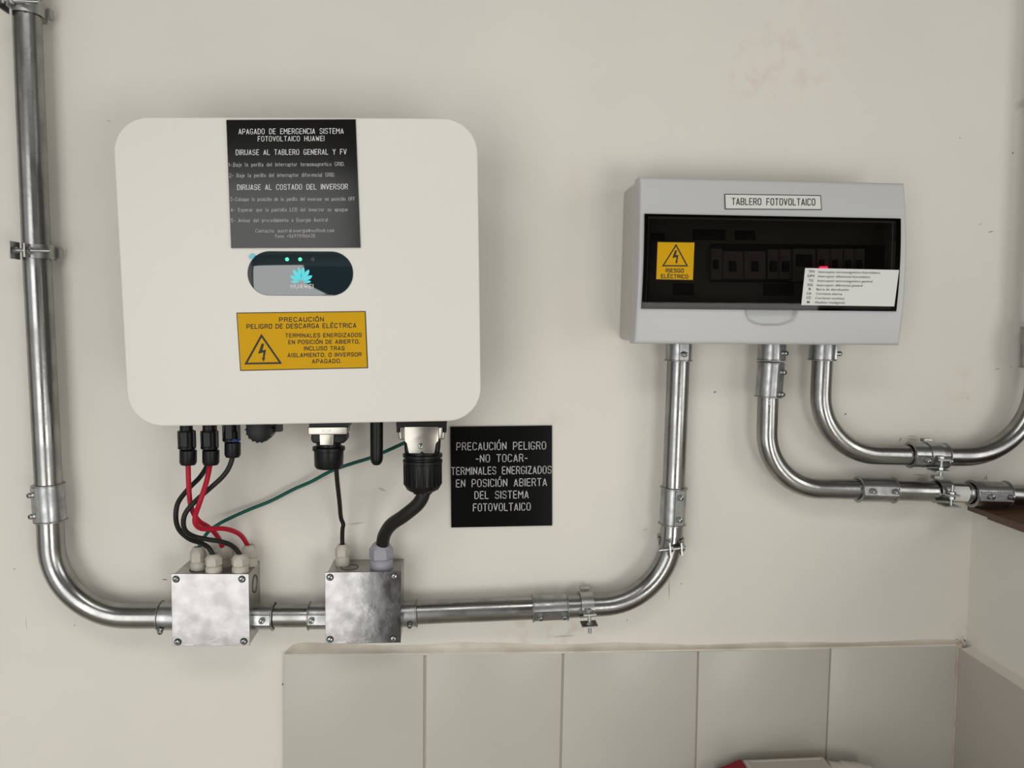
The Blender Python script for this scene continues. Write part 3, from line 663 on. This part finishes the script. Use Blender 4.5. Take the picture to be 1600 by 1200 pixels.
dc_connector(o, 363.5, DC, 715, 12.0, True)
o = cable('red cable from the leftmost connector, ending in the rear middle gland', 'solar_cable',
      [(294, 710, DC), (294, 727, DC), (295, 761, .093), (297.5, 787, .091), (303, 803, .090), (312, 815, .084), (325, 823, .070), (335, 832, .055), (342, 842, .038), (347.5, 855, .024), (349, 868, .022)], RC, M['cred'])
dc_connector(o, 294, DC, 727)
o = cable('red cable from the second connector, ending in the rear right gland', 'solar_cable',
      [(329, 710, DC), (328, 727, DC), (322.5, 753, .106), (313.5, 781, .113), (306, 803, .108), (304.5, 815, .106), (309, 823, .100), (318, 826.5, .092), (333, 826, .082), (349, 826, .070), (364, 829.5, .055), (377, 837, .038), (386, 851, .022), (389, 866, .020)], RC, M['cred'])
dc_connector(o, 329.5, DC, 727)
cable('thin green earth cable running diagonally from the large plug to the left junction box', 'earth_cable',
      [(640, 689, .060), (631, 692.5, .060), (601, 706, .045), (577, 716, .036), (551, 724, .030), (518.5, 735.5, .022), (486, 752.7, .016), (460, 764, .014), (422.5, 783, .012), (390, 796, .012), (357.5, 810.5, .018), (340, 820, .024), (327, 829.5, .030), (318, 841, .034), (311.5, 854, .037), (310.5, 866, .038)], .0025, M['cgreen'])
# communication plug
o = cable('thin black cable dropping from the small silver-clipped plug to the right junction box', 'communication_cable',
      [(524.5, 715, DC), (525.4, 731, DC), (527, 752.6, .085), (530.3, 783, .062), (532.6, 808, .042), (536.3, 819, .036), (535.3, 826, .033), (534.8, 838, .029), (535, 850, .026), (535.2, 864, .025)], .0031, M['cblack'])
q = MB(); slab(q, rquad(pq([(483, 655), (545, 655), (545, 669), (483, 669)], DC + .012), .003, 4), .075, DC + .012)
slab(q, rquad(pq([(485.6, 676), (541, 676), (541, 693), (485.6, 693)], DC + .010), .006, 5), .078, DC + .010, .002); q.build('plug_body', M['black'], o)
q = MB(); lathe_px(q, 513.8, 690, [(690, 19), (697, 19), (698, 24.8), (703, 24.8), (704, 22.6), (727, 22), (731, 19.5), (731.3, 5)], DC - .004, 26); q.build('plug_nut', M['black'], o)
q = MB(); slab(q, rquad(pq([(481, 667), (542.5, 666.5), (542, 679), (481.5, 679.5)], DC + .014), .002, 4), .078, DC + .0145, .0012)
slab(q, rquad(pq([(498.6, 677), (521.5, 677), (520.5, 696), (499.5, 696)], DC + .0135), .001, 3), DC + .011, DC + .0135, .0008)
clip = q.build('spring_clip', M['nickel'], o); 
q = MB(); font_text(q, 'TOP', (502, 676.3), (517.5, 676), 5, lambda x, y: DC + .0147, bold=.01); q.build('embossed_word', M['clamp'], clip, smooth=0)
q = MB(); lathe_px(q, 509.7, 691.5, [(691.5, 6), (692.5, 6)], DC + .013, 12)
# AC plug
o = cable('thick black cable bending from the large plug with steel plate to the purple-grey gland', 'power_cable',
      [(662, 745, DC), (662.5, 768, DC), (653.5, 787, .092), (631, 806, .082), (611, 820, .066), (601, 835, .050), (597.5, 851, .040), (596.5, 866, .037)], .0093, M['cblack'])
q = MB(); slab(q, rquad(pq([(619, 655), (698, 655), (698, 668), (619, 668)], DC + .02), .004, 4), .06, DC + .02)
slab(q, rquad(pq([(630, 668), (689, 668), (687, 712), (632, 712)], DC + .012), .006, 4), .07, DC + .012, .004)
for x in (622.5, 694.5): slab(q, rquad(pq([(x - 3, 660), (x + 3, 660), (x + 3, 676), (x - 3, 676)], DC + .02), .001, 2), .08, DC + .0195)
q.build('plug_body', M['black'], o)
q = MB(); lathe_px(q, 660.5, 700, [(700, 26), (708, 27), (709, 31), (713, 31), (715, 28), (717, 28), (718, 31), (722, 31), (723, 29.5), (757, 29), (764, 25), (767, 19), (768.5, 15), (770.5, 15)], DC, 30)
for k in range(24):
    a = 2 * PI * k / 24; c = U(660.5, 740, DC); R_ = 29.6 * S(DC); q.box(c + Vector((math.cos(a) * R_, -math.sin(a) * R_, 0)), (math.cos(a) * .0005, -math.sin(a) * .0005, 0), (math.sin(a) * .0012, math.cos(a) * .0012, 0), (0, 0, .014))
q.build('plug_nut', M['black'], o)
q = MB()
dcl = DC + .0225
slab(q, rquad(pq([(621, 667), (633, 667), (633, 688), (623, 688)], dcl), .002, 3), dcl - .022, dcl - .003, .002)
slab(q, rquad(pq([(684, 667), (696, 667), (694, 687), (684, 688)], dcl), .002, 3), dcl - .022, dcl - .003, .002)
slab(q, [U(x, y, dcl) for x, y in ((632, 666.5), (685, 666.5), (685.5, 689), (681.5, 693), (679, 707), (677, 709), (640, 709), (638, 707), (635, 693), (631.5, 689))], dcl - .006, dcl, .001)
clip = q.build('spring_clip', M['nickel'], o)
q = MB(); screw_mesh(q, U(657, 697, dcl), N, .0036); q.build('screw', [M['screw'], M['dark']], clip)
for x in (622.5, 693): 
    pass

# ================================================================== JUNCTION BOXES
DB = 0.062
def gland(root, x, yb, yt, d, k=1.0, m=None, hexr=.0112):
    """compression gland standing on the box top, from photo y yb (base) to yt (top)"""
    A = U(x, yb, d); H = (U(x, yt, d) - A).length; up = Vector((0, 0, 1)); r = hexr * k
    q = MB(); q.lathe(A - up * .006, up, [(0, r * 1.0), (.006 + H * .16, r * 1.0), (.006 + H * .24, r * .92), (.006 + H * .30, r * .80), (.006 + H * .34, r * .80)], 24); g = q.build('cable_gland', m, root)
    q = MB(); q.lathe(A + up * H * .30, up, [(0, r * .96), (H * .02, r * 1.06), (H * .40, r * 1.04), (H * .47, r * .95)], 6, phase=PI / 6)
    q.lathe(A + up * H * .70, up, [(0, r * .92), (H * .10, r * .88), (H * .22, r * .74), (H * .29, r * .58), (H * .30, r * .42), (H * .26, r * .40)], 24, cap1=True); q.build('gland_nut', m, g)
def jbox(label, lid_px, screws, nib):
    ql = pq(lid_px, DB); c = sum(ql, Vector()) / 4; o = thing('junction_box', label, 'junction box', Vector((c.x, 0, c.z)))
    w_, h_ = .0022, .0015
    qb = [ql[0] + Vector((.003, 0, -.0015)), ql[1] + Vector((-.0005, 0, -.0015)), ql[2] + Vector((-.0005, 0, .002)), ql[3] + Vector((.003, 0, .002))]
    mb = MB(); slab(mb, qb, .0005, DB - .0025); body = mb.build('box_body', M['boxbody'], o, smooth=0)
    mb = MB(); slab(mb, rquad(ql, .001, 2), DB - .0018, DB, .0004, n=1); lid = mb.build('box_lid', M['lid'], o, smooth=40)
    mb = MB(); slab(mb, inset(rquad(qb, .001, 2), .0015), DB - .003, DB - .0016); mb.build('lid_gasket', M['dark'], o, smooth=0)
    for x, y in screws:
        q = MB(); P = U(x, y, DB); q.lathe(P, N, [(0, .0052), (.0003, .0050)], 16, 1); screw_mesh(q, P + N * .0002, N, .0042); q.build('screw', [M['screw'], M['dark']], lid)
    q = MB(); P = U(nib[0], nib[1], .045); q.lathe(Vector((P.x, P.y, qb[2].z + .0)), (0, 0, -1), [(0, .004), (.003, .0035), (.0042, .001)], 12); q.build('bottom_screw', M['screw'], body)
    return o, body, qb
b1, b1b, q1 = jbox('left galvanised junction box with five cable glands and a bright lid', [(267, 896.3), (388.7, 896.7), (390.8, 1008.7), (269.3, 1009.5)], [(275, 905), (378, 905), (278, 1003), (381, 1002)], (340, 1010))
b2, b2b, q2 = jbox('right galvanised junction box with two cable glands, one large and purple-grey', [(507.5, 894.3), (627, 892.8), (626.2, 1004.2), (508.5, 1006.5)], [(515.7, 902), (616, 900), (515.7, 999), (614.7, 997.5)], (567.5, 1007))
for x, yb, yt, d in ((350, 878, 852.5, .020), (390, 877, 851, .020), (310.5, 885.5, 854, .038), (334, 890, 865, .050), (375.5, 890, 865, .050)):
    gland(b1, x, yb, yt, d, m=M['gland'])
gland(b2, 535.2, 876, 850, .024, m=M['gland'], hexr=.0102)
gland(b2, 596, 882, 847, .036, m=M['gland2'], hexr=.0165)
def disc(mb, c, n, r0, r1, h):
    mb.lathe(c, n, [(0, r1), (h, r1), (h, r0), (0, r0)], 28, cap0=False, cap1=False)
q = MB(); disc(q, Vector((U(546, 880, .036).x, -.036, q2[0].z)), Vector((0, 0, 1)), .0118, .0128, .0004); q.build('knockout', M['dark'], b2b)
q = MB(); disc(q, Vector((U(312, 885, .038).x, -.038, q1[0].z)), Vector((0, 0, 1)), .0125, .0137, .0004); disc(q, Vector((U(345, 885, .03).x, -.036, q1[0].z)), Vector((0, 0, 1)), .019, .0198, .0003); q.build('knockout', M['dark'], b1b)
sx_ = (q1[1].x + q1[2].x) / 2
q = MB(); disc(q, Vector((sx_ + .0006, -.030, U(400, 912, .03).z)), Vector((1, 0, 0)), .0118, .0130, .0005); q.build('knockout', M['dark'], b1b)

# ================================================================== DISTRIBUTION PANEL
PC = [(999, 276), (1413.5, 286), (1405.5, 539.5), (990.5, 537)]
DB0, DB1 = .088, .0115
q0 = pq(PC, DB0 + .005)
def dv(v): return DB0 + .005 + DB1 * (1 - (2 * v - 1) ** 2)
def dP(x, y):
    t = (x - 990) / 420; y0 = 276 + 10 * t; y1 = 537 + 2.5 * t; return dv(min(1, max(0, (y - y0) / (y1 - y0))))
cpn = sum(q0, Vector()) / 4; cpn.y = 0
pan = thing('distribution_panel', 'grey plastic distribution panel with a smoked lid and rounded front', 'electrical panel', cpn)
# box behind the cover
qb = [q0[0] + Vector((-.0005, 0, -.001)), q0[1] + Vector((-.002, 0, -.001)), q0[2] + Vector((-.002, 0, .003)), q0[3] + Vector((-.0005, 0, .003))]
mb = MB(); o_ = rquad(qb, .008, 5); i_ = inset(o_, .004)
mb.loops([setd(i_, .0075), setd(i_, .070), setd(o_, .070), setd(o_, .0005)], True, False); mb.add(setd(o_, .0005), [tuple(range(len(o_)))]); mb.build('back_box', M['plastic2'], pan, smooth=40)
# cover grid
LIDQ = [(1007.5, 334), (1407.5, 341.5), (1400.5, 486.5), (1002.5, 482.5)]
lidw = [U(x, y, dP(x, y) + .003) for x, y in LIDQ]
def lid_uv(P):
    # position inside lid outline (0..1) in world XZ
    zt_ = lidw[0].z + (lidw[1].z - lidw[0].z) * (P.x - lidw[0].x) / (lidw[1].x - lidw[0].x)
    zb_ = lidw[3].z + (lidw[2].z - lidw[3].z) * (P.x - lidw[3].x) / (lidw[2].x - lidw[3].x)
    v = (zt_ - P.z) / (zt_ - zb_); xl = lidw[0].x + (lidw[3].x - lidw[0].x) * v; xr = lidw[1].x + (lidw[2].x - lidw[1].x) * v
    return (P.x - xl) / (xr - xl), v
W_, H_ = (q0[1] - q0[0]).length, (q0[0] - q0[3]).length
def lines(n, L, b):
    e = [0, .0004, .0012, .0025, b]; base = [b + (L - 2 * b) * k / n for k in range(1, n)]
    return [x / L for x in e + base + [L - x for x in e[::-1]]]
us, vs_ = lines(170, W_, .004), lines(120, H_, .004)
NC = U(1206, 484, dP(1206, 484)); NW, NH = 45 * S(.1), 26 * S(.1)
def cover_pt(u, v):
    P = bil(q0, u, v); du = min(u, 1 - u) * W_; dw = min(v, 1 - v) * H_; b = .004; h = 0
    for k in (du, dw):
        if k < b: h = max(h, b - math.sqrt(max(0, b * b - (b - k) ** 2)))
    d = dv(v) - h
    # thumb recess below the lid: flat-topped half stadium
    x = abs(P.x - NC.x) / NW; z = (NC.z - P.z) / NH
    if z > -.6:
        s_ = (x ** 2.6 + max(0, z) ** 2.6) ** (1 / 2.6); t = max(0, min(1, (1 - s_) / .16)); d -= .0070 * t * t * (3 - 2 * t) * (1 - .45 * max(0, min(1, z)))
    return Vector((P.x, -d, P.z))
grid = [[cover_pt(u, v) for u in us] for v in vs_]; nu, nv = len(us), len(vs_)
vv = [p for r_ in grid for p in r_]; ff = []
for j in range(nv - 1):
    for i in range(nu - 1):
        c = (grid[j][i] + grid[j + 1][i + 1]) / 2; a, b = lid_uv(c)
        if .02 < a < .98 and .05 < b < .95: continue
        ff.append((j * nu + i, j * nu + i + 1, (j + 1) * nu + i + 1, (j + 1) * nu + i))
mb = MB(); mb.add(vv, ff)
ring = [(0, i) for i in range(nu)] + [(j, nu - 1) for j in range(1, nv)] + [(nv - 1, i) for i in range(nu - 2, -1, -1)] + [(j, 0) for j in range(nv - 2, 0, -1)]
fr = [grid[j][i] for j, i in ring]; mb.loops([fr, setd(fr, .068)], False, False)
mb.build('front_cover', M['plastic'], pan, smooth=40)
# smoked lid
mb = MB(); nl = 40; rows = []
for j in range(nl + 1):
    v = j / nl; row = []
    for i in range(3):
        P = bil(lidw, i / 2, v); t = (q0[0].z + (q0[1].z - q0[0].z) * ((P.x - q0[0].x) / W_) - P.z) / H_
        row.append(Vector((P.x, -(dv(t) + .003), P.z)))
    rows.append(row)
mb.add([p for r_ in rows for p in r_], [(j * 3 + i, j * 3 + i + 1, (j + 1) * 3 + i + 1, (j + 1) * 3 + i) for j in range(nl) for i in range(2)])
lid = mb.build('smoked_lid', M['smoke'], pan, smooth=60)
# black rim of the lid
per = [r_[0] for r_ in rows] + rows[-1][1:] + [r_[2] for r_ in rows[-2::-1]] + [rows[0][1]]
def rim_w(P, k):
    c = sum(per, Vector()) / len(per); x = P.x + (k if P.x < c.x - .05 else -k if P.x > c.x + .05 else 0)
    return x
inn = []
for P in per:
    a, b = lid_uv(P); kx = .0045 if a < .01 else (-.0055 if a > .99 else 0); kz = -.003 if b < .01 else (.003 if b > .99 else 0)
    inn.append(P + Vector((kx, .0004, kz)))
mb = MB(); mb.loops([[p + Vector((0, .0045, 0)) for p in per], [p + Vector((0, .0001, 0)) for p in per], [p + Vector((0, .0001, 0)) for p in inn], [p + Vector((0, .0045, 0)) for p in inn]], False, False)
mb.build('lid_rim', M['black'], pan, smooth=30)
# inside: mounting cover and devices seen dimly through the lid
DIN = .058
def dev(name, x0, y0, x1, y1, d0, d1, m, root=pan, bev=.001):
    q = MB(); slab(q, rquad(pq([(x0, y0), (x1, y0 + .01 * (x1 - x0)), (x1, y1 + .01 * (x1 - x0)), (x0, y1)], d1), .0008, 2), d0, d1, bev, n=1); return q.build(name, m, root, smooth=40)
dev('inner_cover', 1012, 340, 1400, 486, DIN - .003, DIN, M['cavity'])
dev('dark_slot', 1108, 380, 1390, 441, DIN - .001, DIN + .0006, M['devdark'])
dev('circuit_breaker', 1130, 392, 1162, 436, DIN, DIN + .012, M['devgrey']); dev('circuit_breaker', 1163, 392, 1197, 436, DIN, DIN + .012, M['devgrey'])
dev('circuit_breaker', 1200, 389, 1217, 436, DIN, DIN + .012, M['devgrey']); dev('circuit_breaker', 1218, 389, 1237, 436, DIN, DIN + .012, M['devgrey'])
m_ = dev('energy_meter', 1239, 388, 1275, 440, DIN, DIN + .013, M['devgrey']); dev('meter_window', 1243, 397, 1270, 417, DIN + .0125, DIN + .0135, M['devdark'], m_)
for i, x in enumerate((1111, 1277, 1298, 1319, 1336)):
    b_ = dev('circuit_breaker', x, 388, x + (18 if x == 1111 else 20 if i < 3 else 16), 437, DIN, DIN + .012, M['devgrey'])
    dev('toggle', x + 5, 406, x + 12, 420, DIN + .0115, DIN + .017, M['devdark'], b_)
for x in (1141, 1176, 1205, 1224):
    dev('breaker_toggle', x, 408, x + 10, 424, DIN + .0115, DIN + .017, M['devdark'])
for (x0, y0, x1, y1) in ((1083, 358, 1134, 375), (1149, 360, 1181, 375), (1018, 364, 1039, 374), (1193, 443, 1241, 462), (1052, 443, 1085, 461), (1360, 388, 1386, 405)):
    dev('black_label', x0, y0, x1, y1, DIN - .001, DIN + .0014, M['devdark'])
dev('red_indicator', 1280.5, 416, 1294, 420.5, DIN + .0175, DIN + .0182, M['redled'])
# nameplate, stickers on the panel
def curved_sign(name, label, cat, quad, th, m_edge, m_face, brd, base, root=None, org=None):
    c = U(sum(p[0] for p in quad) / 4, sum(p[1] for p in quad) / 4, .1); t = thing(name, label, cat, c)
    def sheet(qd, th_, m, nm):
        n = 10; F_, B_ = [], []
        L = []
        for j in range(n + 1):
            v = j / n
            for u in (0, 1):
                x = (qd[0][0] * (1 - u) + qd[1][0] * u) * (1 - v) + (qd[3][0] * (1 - u) + qd[2][0] * u) * v
                y = (qd[0][1] * (1 - u) + qd[1][1] * u) * (1 - v) + (qd[3][1] * (1 - u) + qd[2][1] * u) * v
                L.append(U(x, y, base(x, y) + th_))
        back = [p + Vector((0, th_ * .8, 0)) for p in L]; k = len(L); fs = []
        for j in range(n):
            a = 2 * j; fs += [(a, a + 1, a + 3, a + 2), (k + a, k + a + 2, k + a + 3, k + a + 1), (a, a + 2, k + a + 2, k + a), (a + 1, k + a + 1, k + a + 3, a + 3)]
        fs += [(0, k, k + 1, 1), (2 * n, 2 * n + 1, k + 2 * n + 1, k + 2 * n)]
        MB().add(L + back, fs).build(nm, m, t, smooth=30)
    sheet(quad, th, m_edge, 'plate')
    cx = sum(p[0] for p in quad) / 4; cy = sum(p[1] for p in quad) / 4
    inner = [(p[0] + (brd if p[0] < cx else -brd), p[1] + (brd if p[1] < cy else -brd)) for p in quad]
    sheet(inner, th + .0004, m_face, 'face'); return t
np_ = curved_sign('name_plate', 'white engraved name plate with a black border above the smoked panel lid', 'sign', [(1132.3, 303), (1282.7, 305.2), (1284, 327.8), (1133, 326.8)], .0016, M['ink'], M['whiteplate'], 1.1, dP)
mb = MB(); stroke_text(mb, 'TABLERO FOTOVOLTAICO', (1144, 319.7), (1273.4, 320.6), 9.8, dP, 1.6, .0023); mb.build('lettering', M['ink'], np_, smooth=0)
dL = lambda x, y: dP(x, y) + .003
ws = curved_sign('warning_sticker', 'small square yellow electric risk sticker on the smoked panel lid', 'sticker', [(1027, 377.6), (1085.8, 378.4), (1083.3, 438), (1024.7, 436.9)], .0005, M['ink'], M['yellow'], .8, dL)
mb = MB(); fl = lambda x, y: dL(x, y) + .0009
stroke_text(mb, 'RIESGO', (1040.9, 425.2), (1068, 425.5), 5.3, fl, 2.5, .0003, gap=4.6).build('text_line', M['ink'], ws, smooth=0); stroke_text(MB(), 'ELÉCTRICO', (1033.4, 434.2), (1074.8, 434.8), 5.3, fl, 2.5, .0003, gap=4.6).build('text_line', M['ink'], ws, smooth=0)
mb = MB(); tri_frame(mb, (1056.4, 381), (1034.3, 416.2), (1075.4, 416.4), 2.0, fl, .0003); bolt_mark(mb, 1055, 401.8, .135, fl, .0003); mb.build('hazard_symbol', M['ink'], ws, smooth=0)
wl = curved_sign('legend_label', 'white legend label listing abbreviations, lower right on the smoked panel lid', 'label', [(1258, 418.7), (1404.8, 421.8), (1397.3, 478.8), (1252, 476.8)], .0005, M['whiteplate'], M['whiteplate'], .3, dL)
mb = MB()
def z7(x, y): return (1200 + x / 6, 400 + y / 6)
for cd_, x0, x1, tx, a, b, y, y2 in (('TFV', 382, 440, 'Interruptor termomagnético fotovoltaico', 472, 1050, 157, 166), ('DFV', 372, 438, 'Interruptor diferencial fotovoltaico', 468, 958, 198, 206),
        ('TG', 382, 423, 'Interruptor termomagnético general', 463, 983, 240, 248), ('DG', 373, 420, 'Interruptor diferencial general', 457, 890, 281, 287), ('B', 382, 402, 'Barra de distribución', 452, 758, 320, 326),
        ('CA', 363, 408, 'Corriente alterna', 449, 695, 361, 366), ('CC', 360, 405, 'Corriente continua', 444, 715, 402, 407), ('M', 366, 390, 'Medidor Inteligente', 440, 720, 443, 447)):
    q = MB(); font_text(q, cd_, z7(x0, y), z7(x1, y + .5), 3.9, fl, bold=.015, lift=.0003); font_text(q, tx, z7(a, y + 2), z7(b, y2 + 1), 3.7, fl, shear=.25, lift=.0003)
    q.build('text_line', M['ink'], wl, smooth=0)
# faint raised bracket mark, top left of the cover
mb = MB()
for (a, b) in (((1033.4, 293), (1034, 314)), ((1033.4, 293), (1045, 293.3)), ((1034, 314), (1042, 314.2))):
    A = U(*a, dP(*a)); B = U(*b, dP(*b)); c = (A + B) / 2; h = (B - A) / 2; nn_ = Vector((-h.z, 0, h.x)).normalized() * .0003
    mb.box(c, h, nn_, Vector((0, .0003, 0)))
mb.build('moulded_mark', M['plastic'], pan, smooth=0)

# ================================================================== THINGS AT THE BOTTOM EDGE
zc = U(1200, 1190, .04).z
ct = thing('plastic_case', 'off-white plastic case with a raised rim, at the bottom edge below the tiles', 'plastic case', Vector((U(1230, 1190, .1).x, -.12, zc - .06)))
def flat_top(x0, x1, y0, y1, z0, z1, bev, rimh=0, rimw=.006):
    mb = MB()
    def R_(k, z): return [Vector((x0 + k, y0 - k, z)), Vector((x1 - k, y0 - k, z)), Vector((x1 - k, y1 + k, z)), Vector((x0 + k, y1 + k, z))]
    ls = [R_(0, z0), R_(0, z1 - bev), R_(bev * .4, z1 - bev * .3), R_(bev, z1), R_(rimw, z1)]
    if rimh: ls += [R_(rimw + .001, z1 - rimh)]
    return mb.loops(ls)
xa, xb = U(1160, 1190, .03).x, U(1286, 1190, .03).x
flat_top(xa, xb, -.030, -.20, zc - .09, zc, .004, .0022).build('case_shell', M['white_pl'], ct, smooth=25)
mb = MB(); a = U(1297, 1193, .04); mb.lathe(Vector((a.x - .006, -.045, zc - .012)), (1, 0, -.12), [(0, .011), (.02, .0105), (.022, .013), (.048, .012), (.07, .009), (.071, .0)], 20); mb.build('spout', M['white_pl'], ct)
mb = MB(); nx = 14; ls = []
for k in range(nx):
    t = k / (nx - 1); x = U(1122, 1198, .05).x + t * (xa - .002 - U(1122, 1198, .05).x); z = zc - .016 + t * .013 - .0012 * math.sin(t * 5)
    ls.append([Vector((x, -.028, z - .05)), Vector((x, -.028, z)), Vector((x, -.045, z + .0004 * math.sin(k * 2))), Vector((x, -.10, z - .012)), Vector((x, -.16, z - .03)), Vector((x, -.16, z - .05))])
mb.loops(ls); tag(mb.build('red_cloth', M['redcloth'], origin=(xa - .02, -.09, zc - .06)), 'red cloth corner left of the off-white case at the bottom edge', 'cloth')
# a worktop that carries them (below the frame)
mb = MB(); mb.box(((xa + xb) / 2, -.19, zc - .115), (.25, 0, 0), (0, .177, 0), (0, 0, .0245)); wt = tag(mb.build('worktop', M['room'], origin=((xa + xb) / 2, -.19, zc - .14), smooth=0), 'worktop carrying the off-white case below the tiles', 'worktop')
